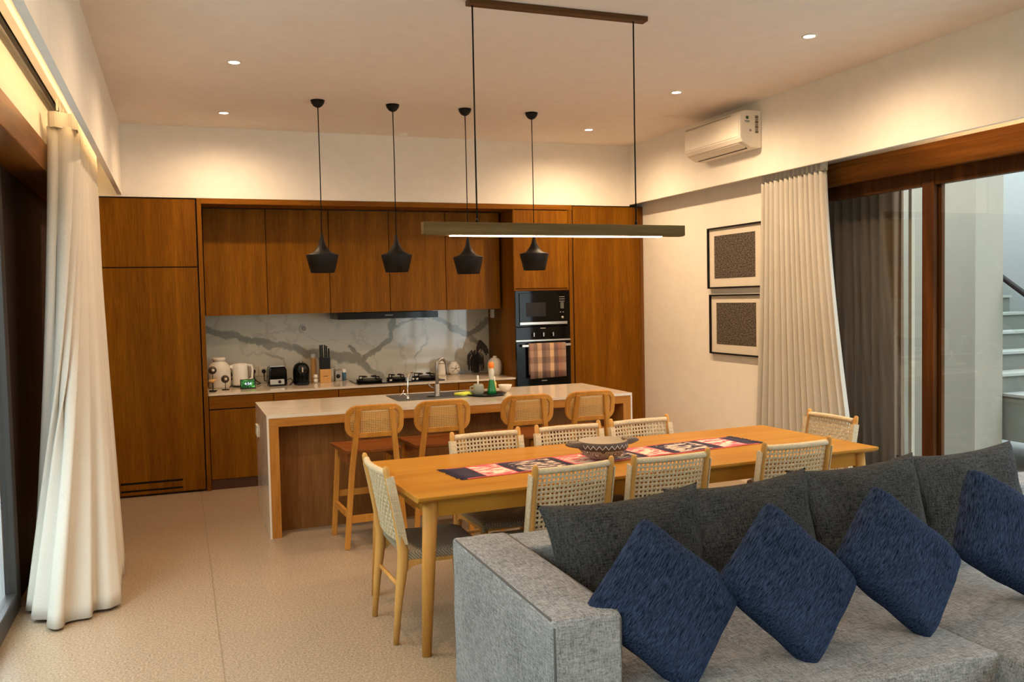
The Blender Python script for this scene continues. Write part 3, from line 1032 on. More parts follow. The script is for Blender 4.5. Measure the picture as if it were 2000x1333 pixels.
def disc_stand(x, y, h, r, label, extra=False):
    t = thing('disc_ornament', label, 'ornament', (x, y, ZT), group='disc ornaments beside the cream jar')
    b = BM(); lathe(b, [(0, 0), (0.035, 0), (0.035, 0.006), (0.004, 0.008), (0.0025, h)], 20)
    finish('stand', b, blackm, t)
    b = BM(); lathe(b, [(0, -0.008), (r, -0.006), (r, 0.006), (0, 0.008)], 24)
    for v in b.verts: v.co = (v.co.x, v.co.z, v.co.y + h)
    finish('disc', b, plain('dark_carved_wood', (0.06, 0.035, 0.02), 0.6) if 'dark_carved_wood' not in MATS else MATS['dark_carved_wood'], t)
    b = BM(); lathe(b, [(0, 0), (r * .38, 0), (r * .3, 0.01), (0, 0.012)], 16)
    for v in b.verts: v.co = (v.co.x + r * .12, -0.009 - v.co.z, v.co.y + h)
    finish('centre_boss', b, stone_w, t)
    return t


disc_stand(0.385, 8.56, 0.10, 0.036, 'dark round disc on a thin stand in front of the cream jar')
disc_stand(0.275, 8.50, 0.19, 0.036, 'taller grey disc on a stand at the left edge of the worktop')
t = thing('carved_bird', 'small wooden bird figure on a thin stand at the left of the worktop', 'ornament', (0.268, 8.42, ZT))
b = BM(); lathe(b, [(0, 0), (0.03, 0), (0.03, 0.005), (0.0025, 0.006), (0.0025, 0.085)], 16)
finish('stand', b, blackm, t)
b = BM(); tube(b, [(-0.035, 0, 0.095), (-0.02, 0, 0.10), (0.01, 0, 0.10), (0.035, 0, 0.112)], [0.006, 0.016, 0.017, 0.004], 10)
finish('body', b, palewood, t)

t = thing('electric_kettle', 'cream electric kettle between the jar and the wall sockets', 'kettle', (0.535, 8.82, ZT))
b = BM(); lathe(b, [(0, 0.012), (0.072, 0.012), (0.075, 0.03), (0.068, 0.20), (0.062, 0.222), (0, 0.228)], 32)
finish('body', b, whitep, t)
b = BM(); lathe(b, [(0, 0), (0.078, 0), (0.078, 0.011), (0, 0.011)], 32); finish('power_base', b, blackp, t)
b = BM(); tube(b, [(0.055, 0, 0.205), (0.105, 0, 0.20), (0.115, 0, 0.16), (0.11, 0, 0.08), (0.068, 0, 0.05)], 0.011, 8)
finish('handle', b, whitep, t)
b = BM(); prism(b, [(-0.10, 0.19), (-0.06, 0.17), (-0.06, 0.215), (-0.095, 0.205)], -0.014, 0.014, 'y'); finish('spout', b, whitep, t)

t = thing('dried_leaf_sprig', 'small dark leafy plant between the cream jar and the kettle', 'plant', (0.452, 8.86, ZT))
b = BM(); lathe(b, [(0, 0), (0.022, 0), (0.026, 0.05), (0.018, 0.06)], 16); finish('pot', b, stone_g, t)
b = BM()
rnd = random.Random(4)
for k in range(26):
    a = rnd.uniform(0, 6.28); h = rnd.uniform(0.06, 0.15); d = rnd.uniform(0.0, 0.03)
    p = Vector((d * math.cos(a), d * math.sin(a), h)); q = Vector((math.cos(a), math.sin(a), .6)).normalized() * .022; s = q.cross(Vector((0, 0, 1))).normalized() * .009
    b.faces.new([b.verts.new(v) for v in (p - q, p + s, p + q, p - s)])
finish('leaves', b, plain('dark_green_leaf', (0.03, 0.05, 0.02), 0.6), t)


def clock_screen():
    m, nt, bs = nt_new('clock_screen_picture')
    v = coords(nt)
    a = noise(nt, v, 26, 3, 0.6, 0.8)
    col = ramp(nt, a, [(0.35, (0.0, 0.01, 0.005)), (0.5, (0.01, 0.09, 0.02)), (0.68, (0.12, 0.45, 0.10))])
    nt.links.new(col, bs.inputs['Base Color'])
    nt.links.new(col, bs.inputs['Emission Color'])
    bs.inputs['Emission Strength'].default_value = 0.16
    bs.inputs['Roughness'].default_value = 0.1
    return m


t = thing('smart_display', 'small black digital clock display showing the time', 'clock', (0.585, 8.55, ZT), 0.03)
b = BM(); prism(b, [(-0.01, 0.0), (0.05, 0.0), (0.02, 0.085), (0.0, 0.09)], -0.068, 0.068, 'x'); finish('casing', b, blackp, t, bevel=0.004)
sc_ = bx('screen', -0.061, 0.061, -0.0125, -0.0085, 0.010, 0.082, clock_screen(), t)
sc_.rotation_euler = (-0.11, 0, 0)
fc = bpy.data.curves.new('digits', 'FONT'); fc.body = '4:54'; fc.size = 0.036; fc.align_x = 'CENTER'; fc.align_y = 'CENTER'; fc.extrude = 0.0006
_tmp = bpy.data.objects.new('digits', fc); C.objects.link(_tmp)
bpy.context.view_layer.update()
_me = bpy.data.meshes.new_from_object(_tmp.evaluated_get(bpy.context.evaluated_depsgraph_get()))
bpy.data.objects.remove(_tmp)
fo = bpy.data.objects.new('digits', _me); C.objects.link(fo); fo.parent = sc_; fo.location = (0, -0.0135, 0.046); fo.rotation_euler = (PI / 2, 0, 0)
_me.materials.clear(); _me.materials.append(emis('clock_digits', (0.8, 0.85, 1.0), 0.45))

t = thing('toaster', 'black toaster with a steel base panel and round knob', 'toaster', (0.865, 8.72, ZT), 0.05)
b = BM(); prism(b, [(-0.085, 0.015), (0.085, 0.015), (0.083, 0.15), (0.070, 0.185), (-0.070, 0.185), (-0.083, 0.15)], -0.085, 0.105, 'y')
finish('body', b, blackg, t, bevel=0.012, segs=3)
bx('base_panel', -0.078, 0.056, -0.092, -0.0845, 0.018, 0.068, steel, t, bevel=0.003)
bx('foot', -0.08, 0.08, -0.07, 0.08, 0, 0.016, blackp, t)
b = BM(); lathe(b, [(0, 0), (0.015, 0), (0.013, 0.015), (0, 0.015)], 16)
for v in b.verts: v.co = (v.co.x + 0.012, -0.092 - v.co.z, v.co.y + 0.043)
finish('knob', b, blackp, t)
for yy in (-0.03, 0.03): bx('bread_slot', -0.06, 0.06, yy, yy + 0.018, 0.1835, 0.190, steel, t)
t = thing('toaster_cable', 'black cable lying behind the toaster on the worktop', 'cable', (0, 0, 0))
b = BM(); tube(b, [(0.965, 8.74, ZT + .05), (1.0, 8.76, ZT + .06), (1.02, 8.74, ZT + .03), (1.0, 8.70, ZT + .006), (0.97, 8.64, ZT + .006), (1.01, 8.66, ZT + .04), (1.04, 8.72, ZT + .045)], 0.004, 6)
finish('cord', b, blackp, t)

t = thing('coffee_machine', 'small black rounded coffee machine on the back worktop', 'coffee machine', (1.095, 8.72, ZT))
b = BM(); lathe(b, [(0, 0), (0.076, 0), (0.079, 0.02), (0.080, 0.12), (0.075, 0.165), (0.058, 0.195), (0.03, 0.21), (0, 0.213)], 32)
for v in b.verts: v.co.y *= 1.15
finish('body', b, blackg, t)
b = BM(); lathe(b, [(0, 0), (0.05, 0), (0.05, 0.02), (0.04, 0.028), (0, 0.03)], 24)
for v in b.verts: v.co = (v.co.x, -0.068 - v.co.z, v.co.y + 0.152)
finish('brew_head', b, blackp, t)
bx('chrome_badge', -0.006, 0.008, -0.103, -0.0985, 0.125, 0.175, chrome, t, bevel=0.002)
b = BM(); lathe(b, [(0, 0.213), (0.022, 0.208), (0.022, 0.220), (0, 0.224)], 20); finish('lever_cap', b, chrome, t)
bx('drip_tray', -0.05, 0.05, -0.13, -0.085, 0.0, 0.022, blackp, t, bevel=0.006)

t = thing('pepper_mill', 'tall wooden pepper mill with a pale cap left of the knife block', 'mill', (1.240, 8.90, ZT))
b = BM(); lathe(b, [(0, 0), (0.026, 0), (0.027, 0.05), (0.023, 0.10), (0.026, 0.115), (0.026, 0.24)], 20); finish('barrel', b, palewood, t)
b = BM(); lathe(b, [(0.024, 0.24), (0.026, 0.245), (0.026, 0.28), (0, 0.284)], 20); finish('cap', b, stone_w, t)
t = thing('tub_stack', 'small stack of white round tubs in front of the pepper mill', 'tub', (1.243, 8.80, ZT))
for k in range(2):
    b = BM(); lathe(b, [(0, k * .042), (0.019, k * .042 + .004), (0.024, k * .042 + .02), (0.019, k * .042 + .038), (0, k * .042 + .042)], 18); finish('round_tub', b, whitep, t)

t = thing('knife_block', 'knife block with pale wood base, black top and black handles', 'knife block', (1.335, 8.80, ZT))
bx('wood_base', -0.053, 0.053, -0.04, 0.05, 0, 0.132, palewood, t, bevel=0.003)
bx('black_top', -0.050, 0.050, -0.036, 0.046, 0.1325, 0.245, blackp, t, bevel=0.003)
bx('maker_mark', -0.022, 0.022, -0.0415, -0.040, 0.060, 0.068, plain('burnt_print', (0.15, 0.07, 0.03), 0.6), t)
for k in range(5):
    h = (0.37, 0.372, 0.37, 0.36, 0.335)[k]
    bx('knife_handle', -0.048 + k * .0205, -0.033 + k * .0205, -0.015 + 0.01 * (k % 2), 0.008 + 0.01 * (k % 2), 0.2455, h, blackp, t, bevel=0.004)
bx('steel_blade', -0.0125, -0.009, -0.02, -0.016, 0.2455, 0.365, chrome, t)

t = thing('spice_jar', 'cream lidded jar right beside the knife block', 'jar', (1.415, 8.90, ZT), group='small jars by the hob')
b = BM(); lathe(b, [(0, 0), (0.027, 0), (0.028, 0.10), (0.024, 0.108)], 20); finish('body', b, jarwht, t)
b = BM(); lathe(b, [(0.026, 0.108), (0.026, 0.13), (0, 0.132)], 20); finish('lid', b, stone_w, t)
t = thing('storage_canister', 'grey patterned canister with a ring on top next to the jars', 'canister', (1.478, 8.88, ZT))
bx('body', -0.034, 0.034, -0.03, 0.03, 0, 0.105, stone_g, t, bevel=0.006)
b = BM(); lathe(b, [(0, 0), (0.021, 0), (0.021, 0.004), (0, 0.004)], 20)
for v in b.verts: v.co = (v.co.x - .006, -0.030 - v.co.z, v.co.y + 0.05)
finish('round_print', b, blackp, t)
bx('lid', -0.032, 0.032, -0.028, 0.028, 0.1055, 0.122, chrome, t, bevel=0.003)
b = BM(); tube(b, [(-0.012 + 0.02 * math.cos(a * .35), 0, 0.142 + 0.02 * math.sin(a * .35)) for a in range(19)], 0.003, 6); finish('ring', b, chrome, t)
t = thing('spice_jar', 'blue-labelled jar with a white lid nearest to the hob', 'jar', (1.537, 8.90, ZT), group='small jars by the hob')
b = BM(); lathe(b, [(0, 0), (0.023, 0), (0.024, 0.075), (0.022, 0.082)], 20); finish('body', b, jarblu, t)
b = BM(); lathe(b, [(0.025, 0.082), (0.025, 0.115), (0, 0.117)], 20); finish('lid', b, whitep, t)

t = thing('ceramic_canister', 'white lidded ceramic jar behind the grey gooseneck tap', 'jar', (2.555, 8.90, ZT))
b = BM(); lathe(b, [(0, 0), (0.05, 0), (0.053, 0.02), (0.053, 0.11), (0.043, 0.128)], 24); finish('body', b, stone_w, t)
b = BM(); lathe(b, [(0.048, 0.128), (0.048, 0.14), (0.02, 0.156), (0, 0.158)], 24); finish('lid', b, stone_w, t)
b = BM(); tube(b, [(0.049 * math.cos(a * .35), 0.049 * math.sin(a * .35), 0.127) for a in range(19)], 0.003, 6); finish('wire_clasp', b, rope, t)
t = thing('round_vase', 'small round white vase painted with a dark cross', 'vase', (2.70, 8.93, ZT))
b = BM(); lathe(b, [(0, 0), (0.035, 0), (0.065, 0.03), (0.074, 0.062), (0.064, 0.10), (0.040, 0.118), (0.043, 0.135), (0.034, 0.135), (0.032, 0.115)], 28); finish('body', b, stone_w, t)
b = BM()
def vs(an, z, R=0.0755): 
    return (R * math.sin(an), -R * math.cos(an), z)
tube(b, [vs(-.55, .035, .068), vs(0, .066), vs(.55, .036, .068)], 0.003, 5); tube(b, [vs(0, .066), vs(0.1, .10, .066)], 0.003, 5); tube(b, [vs(-.65, .075, .0745), vs(0, .066), vs(.65, .078, .0745)], 0.003, 5)
finish('painted_cross', b, plain('dark_glaze', (0.12, 0.07, 0.04), 0.5), t)

t = thing('bottle_vase', 'cream bottle-shaped vase next to the oven column', 'vase', (3.05, 8.62, ZT))
b = BM(); lathe(b, [(0, 0), (0.058, 0), (0.070, 0.03), (0.076, 0.09), (0.070, 0.14), (0.045, 0.172), (0.020, 0.182), (0.019, 0.198), (0.014, 0.198), (0.014, 0.17)], 28); finish('body', b, stone_w, t)

t = thing('dried_arrangement', 'drooping dark dried leaves in a glass vase at the right of the worktop', 'plant', (2.90, 8.80, ZT))
b = BM(); lathe(b, [(0, 0), (0.038, 0), (0.038, 0.004), (0.034, 0.006), (0.044, 0.13), (0.041, 0.13), (0.031, 0.008), (0, 0.008)], 20); finish('vase', b, glass, t)
b = BM()
rnd = random.Random(11)
for k in range(42):
    a = rnd.uniform(0, 6.28)
    r = rnd.uniform(0.04, 0.085); top = rnd.uniform(0.19, 0.26); end = rnd.uniform(0.01, 0.14)
    if k % 4 == 0:
        a = rnd.uniform(-.6, .4); r = rnd.uniform(.07, .14); top = rnd.uniform(.28, .36); end = top - rnd.uniform(.05, .14)
    pts = [(0.01 * math.cos(a), 0.01 * math.sin(a), 0.02), (0.02 * math.cos(a), 0.02 * math.sin(a), top * .8), (r * .55 * math.cos(a), r * .55 * math.sin(a), top), (r * math.cos(a), r * math.sin(a), top * .82), (r * 1.06 * math.cos(a), r * 1.06 * math.sin(a), end)]
    ribbon(b, pts, (math.sin(a) + .3, -math.cos(a) + .2, .4), rnd.uniform(.010, .022), 0.002)
finish('leaves', b, leafm, t)

# ================================================================== ISLAND
t = thing('kitchen_island', 'long kitchen island with waterfall marble top and wood-framed overhang', 'kitchen island', (0, 0, 0))
IX0, IX1, IY0, IY1, IZ = 0.549, 3.416, 6.338, 7.292, 0.868
b = box(BM(), IX0, IX1, IY0, IY1, IZ - 0.020, IZ)
box(b, IX0, IX0 + 0.014, IY0, IY1, 0, IZ - 0.020); box(b, IX1 - 0.014, IX1, IY0, IY1, 0, IZ - 0.020)
bmesh.ops.remove_doubles(b, verts=b.verts, dist=0.0001)
finish('marble_waterfall', b, marble_top, t)
b = box(BM(), IX0 + 0.0145, IX1 - 0.0145, IY0 + 0.003, IY0 + 0.203, IZ - 0.082, IZ - 0.0205)
finish('front_rail', b, frame_orh, t)
for xx in (IX0 + 0.0145, IX1 - 0.0145 - 0.065):
    bx('end_post', xx, xx + 0.065, IY0 + 0.003, IY0 + 0.203, 0, IZ - 0.0825, frame_or, t)
bx('back_panel', IX0 + 0.0145, IX1 - 0.0145, IY0 + 0.204, IY0 + 0.225, 0.0, IZ - 0.0205, veneer_dk, t)
bx('cupboard_body', IX0 + 0.015, IX1 - 0.015, IY0 + 0.226, IY1 - 0.03, 0.08, IZ - 0.021, veneer_v, t)
t = thing('island_socket', 'ivory double socket on the marble left end of the island', 'socket', (IX0, 7.16, 0.66))
bx('plate', -0.010, 0, -0.075, 0.075, -0.045, 0.045, ivory, t, bevel=0.003)
bx('rocker', -0.013, -0.0105, -0.055, -0.015, -0.02, 0.02, whitep, t)

t = thing('sink', 'dark grey sink set in the island top', 'sink', (1.98, 6.98, IZ))
b = BM()
box(b, -0.40, 0.34, -0.24, 0.20, 0.0005, 0.006)
finish('rim_plate', b, sinkm, t, bevel=0.002)
b = box(BM(), -0.02, 0.30, -0.17, 0.17, 0.0062, 0.0075)
finish('basin_floor', b, plain('basin_dark', (0.03, 0.03, 0.03), 0.35), t)
b = BM(); lathe(b, [(0, 0.0076), (0.03, 0.0076), (0.03, 0.012), (0, 0.012)], 20, (-0.10, -0.10, 0)); finish('waste_cover', b, blackp, t)

t = thing('gooseneck_tap', 'tall satin grey gooseneck tap on the island', 'tap', (1.925, 6.84, IZ + 0.006))
b = BM(); lathe(b, [(0, 0), (0.027, 0), (0.027, 0.012), (0.022, 0.018), (0.022, 0.10), (0.016, 0.105), (0, 0.105)], 20); finish('base', b, gsteel, t)
b = BM()
pts = [(0, 0, 0.10), (0, 0, 0.24)] + [(0.05 - 0.05 * math.cos(a * PI / 10), 0.03 - .03 * math.cos(a * PI / 10), 0.24 + 0.06 * math.sin(a * PI / 10)) for a in range(1, 11)] + [(0.105, 0.065, 0.20), (0.107, 0.067, 0.17)]
tube(b, pts, 0.013, 12); finish('spout', b, gsteel, t)
b = BM(); tube(b, [(-0.02, 0, 0.07), (-0.05, 0, 0.08), (-0.075, -0.005, 0.11)], 0.006, 8); finish('lever', b, gsteel, t)

t = thing('filter_tap', 'small thin chrome water tap on the island, left of the grey one', 'tap', (1.665, 6.77, IZ + 0.006))
b = BM(); lathe(b, [(0, 0), (0.014, 0), (0.012, 0.012), (0.009, 0.03), (0, 0.03)], 16); finish('base', b, chrome, t)
b = BM(); tube(b, [(0, 0, 0.02), (0, 0, 0.09), (0.004, 0.004, 0.15), (0.015, 0.02, 0.19), (0.04, 0.05, 0.205), (0.07, 0.09, 0.203)], 0.0055, 8); finish('spout', b, chrome, t)
b = BM(); tube(b, [(0, 0, 0.02), (-0.04, 0, 0.055), (-0.062, 0, 0.03)], 0.006, 8); tube(b, [(-0.04, 0, 0.055), (-0.03, 0, 0.075)], 0.004, 6); finish('lever', b, chrome, t)

t = thing('round_tray', 'low black round tray at the sink edge on the island', 'tray', (2.33, 6.80, IZ + 0.001))
b = BM(); lathe(b, [(0, 0), (0.135, 0), (0.165, 0.014), (0.160, 0.014), (0.132, 0.004), (0, 0.004)], 36)
finish('dish', b, blackp, t)
tz = IZ + 0.0055
t = thing('brush_pot', 'grey-green ceramic pot holding a dish brush on the black tray', 'pot', (2.265, 6.815, tz))
b = BM(); lathe(b, [(0, 0), (0.036, 0), (0.045, 0.02), (0.045, 0.07), (0.036, 0.088), (0.030, 0.088), (0.038, 0.07), (0.036, 0.01), (0, 0.01)], 24); finish('body', b, plain('celadon_glaze', (0.30, 0.31, 0.25), 0.35), t)
b = BM(); tube(b, [(-0.044, 0, 0.07), (-0.068, 0, 0.065), (-0.068, 0, 0.03), (-0.044, 0, 0.022)], 0.006, 8); finish('handle', b, MATS['celadon_glaze'], t)
t = thing('dish_brush', 'white-handled dish brush standing in the ceramic pot', 'brush', (2.262, 6.815, tz + 0.012))
b = BM(); lathe(b, [(0, 0), (0.016, 0), (0.018, 0.03), (0, 0.034)], 14); finish('bristles', b, stone_w, t)
b = BM(); tube(b, [(0, 0, 0.034), (0, 0, 0.145)], 0.0075, 8); finish('handle', b, whitep, t)
t = thing('soap_bottle', 'clear and green dish soap bottle with an orange cap', 'bottle', (2.385, 6.83, tz))
b = BM(); lathe(b, [(0, 0), (0.042, 0), (0.036, 0.03), (0.026, 0.07), (0.022, 0.10), (0.020, 0.115)], 24); finish('green_base', b, greenb, t)
b = BM(); lathe(b, [(0.020, 0.115), (0.023, 0.14), (0.024, 0.19), (0.016, 0.21)], 24); finish('clear_neck', b, plain('cloudy_plastic', (0.62, 0.58, 0.48), 0.2), t)
b = BM(); lathe(b, [(0.018, 0.21), (0.024, 0.222), (0.024, 0.245), (0.014, 0.26), (0, 0.262)], 24); finish('cap', b, orange, t)
t = thing('soap_bottle', 'small yellow and white squeeze bottle behind the green one', 'bottle', (2.42, 6.875, tz))
b = BM(); lathe(b, [(0, 0), (0.022, 0), (0.022, 0.08), (0.014, 0.10)], 18); finish('body', b, plain('pale_yellow_plastic', (0.72, 0.60, 0.20), 0.4), t)
b = BM(); lathe(b, [(0.013, 0.10), (0.012, 0.135), (0, 0.138)], 18); finish('cap', b, whitep, t)
sp_ = finish('sponge_cloth', soft_box(0.15, 0.10, 0.020, 0.003, 4), yellow, loc=(2.165, 6.86, IZ + 0.0065), smooth=True)
sp_.rotation_euler = (0, 0, 0.5)
tag(sp_, 'bright yellow sponge cloth lying at the edge of the sink', 'sponge')
t = thing('small_bowl', 'small cream bowl on the island behind the black tray', 'bowl', (2.565, 7.0, IZ + 0.0005))
b = BM(); lathe(b, [(0, 0), (0.03, 0), (0.05, 0.03), (0.06, 0.055), (0.056, 0.055), (0.045, 0.03), (0.025, 0.008), (0, 0.006)], 24); finish('body', b, stone_w, t)

# ================================================================== BAR STOOLS (local: faces +y, back toward -y)


def make_stool():
    r = thing('bar_stool', '', 'stool', (0, 0, 0))
    # seat
    b = BM()
    n = 10
    top = []
    for i in range(n + 1):
        row = []
        for j in range(n + 1):
            u, v = i / n * 2 - 1, j / n * 2 - 1
            wd = 0.205 + 0.02 * v
            row.append((u * wd, 0.02 + v * 0.20, 0.665 - 0.014 * (1 - u * u) * (1 - v * v) ** .5 - 0.006 * max(0, -v)))
        top.append(row)
    T = [[b.verts.new(p) for p in row] for row in top]
    Bm = [[b.verts.new((p[0] * .97, .02 + (p[1] - .02) * .97, 0.636)) for p in row] for row in top]
    for i in range(n):
        for j in range(n):
            b.faces.new((T[i][j], T[i + 1][j], T[i + 1][j + 1], T[i][j + 1])).smooth = True
            b.faces.new((Bm[i][j], Bm[i][j + 1], Bm[i + 1][j + 1], Bm[i + 1][j]))
    for k in range(n):
        b.faces.new((T[k][0], Bm[k][0], Bm[k + 1][0], T[k + 1][0])); b.faces.new((T[k][n], T[k + 1][n], Bm[k + 1][n], Bm[k][n]))
        b.faces.new((T[0][k], T[0][k + 1], Bm[0][k + 1], Bm[0][k])); b.faces.new((T[n][k], Bm[n][k], Bm[n][k + 1], T[n][k + 1]))
    finish('seat', b, stool_s, r, bevel=0.004)
    b = box(box(box(BM(), -0.17, 0.17, 0.17, 0.19, 0.575, 0.635), -0.18, -0.16, -0.15, 0.17, 0.575, 0.635), 0.16, 0.18, -0.15, 0.17, 0.575, 0.635)
    finish('seat_rail', b, stool_s, r)
    for s in (-1, 1):
        b = BM()
        ribbon(b, [(s * 0.203, -0.185, 0), (s * 0.158, -0.185, 0.50), (s * 0.112, -0.235, 0.94)], (0, -1, 0.1), 0.036, 0.032)
        finish('rear_leg', b, stool_w, r, bevel=0.005)
        b = BM()
        ribbon(b, [(s * 0.208, 0.235, 0), (s * 0.175, 0.17, 0.635)], (0, 1, 0), 0.036, 0.032)
        finish('front_leg', b, stool_w, r, bevel=0.005)
        b = BM(); ribbon(b, [(s * 0.190, -0.17, 0.235), (s * 0.196, 0.21, 0.235)], (0, 0, 1), 0.022, 0.045)
        finish('side_stretcher', b, stool_w, r, bevel=0.003)
    b = BM(); ribbon(b, [(-0.19, -0.185, 0.20), (0.19, -0.185, 0.20)], (0, 0, 1), 0.024, 0.05); finish('rear_stretcher', b, stool_w, r, bevel=0.003)
    b = BM(); ribbon(b, [(-0.205, 0.215, 0.30), (0.205, 0.215, 0.30)], (0, 0, 1), 0.024, 0.045); finish('footrest', b, stool_w, r, bevel=0.003)
    # backrest frame: rounded rectangle, slightly curved
    def bp(x, z):
        return Vector((x, -0.205 - (z - 0.85) * 0.12 - 0.022 + 1.1 * x * x * 0.6, z))
    W2, H2, rc_ = 0.182, 0.092, 0.062
    pts = []
    for (cx_, cz_, a0) in ((W2 - rc_, H2 - rc_, 0), (-W2 + rc_, H2 - rc_, 90), (-W2 + rc_, -H2 + rc_, 180), (W2 - rc_, -H2 + rc_, 270)):
        for k in range(8):
            a = math.radians(a0 + k * 90 / 7)
            pts.append(bp(cx_ + rc_ * math.cos(a), 0.855 + cz_ + rc_ * math.sin(a)))
    pts.append(pts[0]); 
    b = BM()
    ns = Vector((0, -1, -0.12)).normalized()
    # closed ring
    rings = []
    m_ = len(pts) - 1
    for i in range(m_):
        tg = (pts[(i + 1) % m_] - pts[(i - 1) % m_]).normalized()
        s_ = tg.cross(ns).normalized()
        rings.append([b.verts.new(pts[i] + s_ * a * 0.017 + ns * c_ * 0.013) for a, c_ in ((-1, -1), (1, -1), (1, 1), (-1, 1))])
    for i in range(m_):
        A, B_ = rings[i], rings[(i + 1) % m_]
        for k in range(4):
            b.faces.new((A[k], A[(k + 1) % 4], B_[(k + 1) % 4], B_[k]))
    bf = finish('backrest_frame', b, stool_w, r, bevel=0.004)
    b = BM()
    def surf(u, v):
        z = 0.855 + (v - .5) * 2 * (H2 - 0.012); x = (u - .5) * 2 * (W2 - 0.012)
        p = bp(x, z); return p, Vector((-1.3 * x, -1, -0.12)).normalized()
    weave(b, surf, 28, 14, 0.0058, 0.0058, 0.0012, 0.0014)
    finish('cane_panel', b, cane, r)
    return r


st_labels = ['bar stool with cane backrest nearest the left end of the island', 'second bar stool from the left, cane back under the chrome tap',
             'third bar stool from the left, cane back in front of the black tray', 'rightmost cane-backed bar stool, near the right end of the island']
stool0 = make_stool()
for i, (x, y, a) in enumerate(((1.195, 6.035, 0.03), (1.675, 6.045, 0.0), (2.31, 6.055, -0.01), (2.80, 6.055, 0.02))):
    s_ = stool0 if i == 0 else copy_tree(stool0)
    s_.location = (x, y, 0); s_.rotation_euler = (0, 0, a)
    s_['label'] = st_labels[i]; s_['group'] = 'bar stools at the island'

# ================================================================== DINING TABLE
t = thing('dining_table', 'long honey-coloured teak dining table with round legs', 'table', (2.350, 4.455, 0), math.radians(2.6))
HL, HW = 1.385, 0.515
b = BM()
prof = [(-HW + .02, 0.722), (HW - .02, 0.722), (HW, 0.735), (HW, 0.75), (-HW, 0.75), (-HW, 0.735)]
prism(b, prof, -HL, HL, 'x')
finish('tabletop', b, table_m, t, bevel=0.003)
b = box(box(BM(), -HL + .10, HL - .10, -HW + .065, -HW + .09, 0.640, 0.7215), -HL + .10, HL - .10, HW - .09, HW - .065, 0.640, 0.7215)
box(b, -HL + .08, -HL + .10, -HW + .09, HW - .09, 0.64, 0.7215); box(b, HL - .10, HL - .08, -HW + .09, HW - .09, 0.64, 0.7215)
finish('apron', b, table_m, t, bevel=0.002)
for sx in (-1, 1):
    for sy in (-1, 1):
        b = BM(); tube(b, [(sx * (HL - .035), sy * (HW - .045), 0.0), (sx * (HL - .060), sy * (HW - .062), 0.40), (sx * (HL - .082), sy * (HW - .078), 0.7215)], [0.022, 0.031, 0.037], 20)
        finish('leg', b, tleg_m, t)


def runner_mat():
    m, nt, bs = nt_new('ikat_runner_cloth')
    tc = nt.nodes.new('ShaderNodeTexCoord'); sep = nt.nodes.new('ShaderNodeSeparateXYZ')
    nt.links.new(tc.outputs['Object'], sep.inputs[0])
    v = coords(nt, (1, 1, 1))
    f = math_n(nt, 'DIVIDE', math_n(nt, 'ADD', sep.outputs['X'], 0.96), 1.92)
    navy = (0.022, 0.012, 0.035); pink = (0.62, 0.11, 0.13)
    blocks = [(0, navy), (0.055, pink), (0.15, navy), (0.335, pink), (0.43, navy), (0.58, pink), (0.67, navy), (0.86, pink), (0.955, navy)]
    base = ramp(nt, f, blocks, 'CONSTANT')
    mot = ramp(nt, f, [(0, (0, 0, 0)), (0.06, (1, 1, 1)), (0.145, (0, 0, 0)), (0.175, (.75, .75, .75)), (0.31, (0, 0, 0)), (0.34, (1, 1, 1)), (0.425, (0, 0, 0)), (0.45, (.75, .75, .75)), (0.56, (0, 0, 0)), (0.585, (1, 1, 1)), (0.665, (0, 0, 0)), (0.70, (.75, .75, .75)), (0.83, (0, 0, 0)), (0.865, (1, 1, 1)), (0.95, (0, 0, 0))], 'CONSTANT')
    n1 = noise(nt, coords(nt, (1, 2.6, 1)), 13, 3, 0.55, 0.6)
    k = math_n(nt, 'MULTIPLY', math_n(nt, 'MAXIMUM', math_n(nt, 'MINIMUM', math_n(nt, 'MULTIPLY', math_n(nt, 'SUBTRACT', n1, 0.47), 14), 1), 0), mot)
    ay = math_n(nt, 'ABSOLUTE', sep.outputs['Y'])
    inner = math_n(nt, 'LESS_THAN', ay, 0.125)
    k = math_n(nt, 'MULTIPLY', k, inner)
    col = mixc(nt, k, base, (0.78, 0.60, 0.47))
    edge = math_n(nt, 'GREATER_THAN', ay, 0.138)
    col = mixc(nt, edge, col, (0.60, 0.10, 0.09))
    nt.links.new(col, bs.inputs['Base Color'])
    bs.inputs['Roughness'].default_value = 0.95
    return m


t = thing('table_runner', 'pink and navy patterned woven runner along the dining table', 'table runner', (2.262, 4.445, 0.7505), math.radians(6.6))
rm = runner_mat()
b = BM()
n = 60
A = [[b.verts.new((-0.96 + 1.92 * i / n, -0.152 + 0.304 * j / 8, 0.002 + 0.0012 * math.sin(i * .7 + j))) for j in range(9)] for i in range(n + 1)]
for i in range(n):
    for j in range(8):
        b.faces.new((A[i][j], A[i + 1][j], A[i + 1][j + 1], A[i][j + 1])).smooth = True
finish('cloth', b, rm, t, solid=0.0025)
rnd = random.Random(3)
navy_t = plain('navy_thread', (0.03, 0.02, 0.04), 0.9)
for s in (-1, 1):
    b = BM()
    box(b, s * 0.9605 - .0025, s * 0.9605 + .0025, -0.15, 0.15, 0.0006, 0.0030)
    for k in range(34):
        y = -0.15 + 0.30 * k / 33
        tube(b, [(s * 0.96, y, 0.002), (s * (0.985 + rnd.uniform(0, .02)), y + rnd.uniform(-.008, .008), 0.0025)], 0.0022, 5)
    finish('fringe', b, navy_t, t)


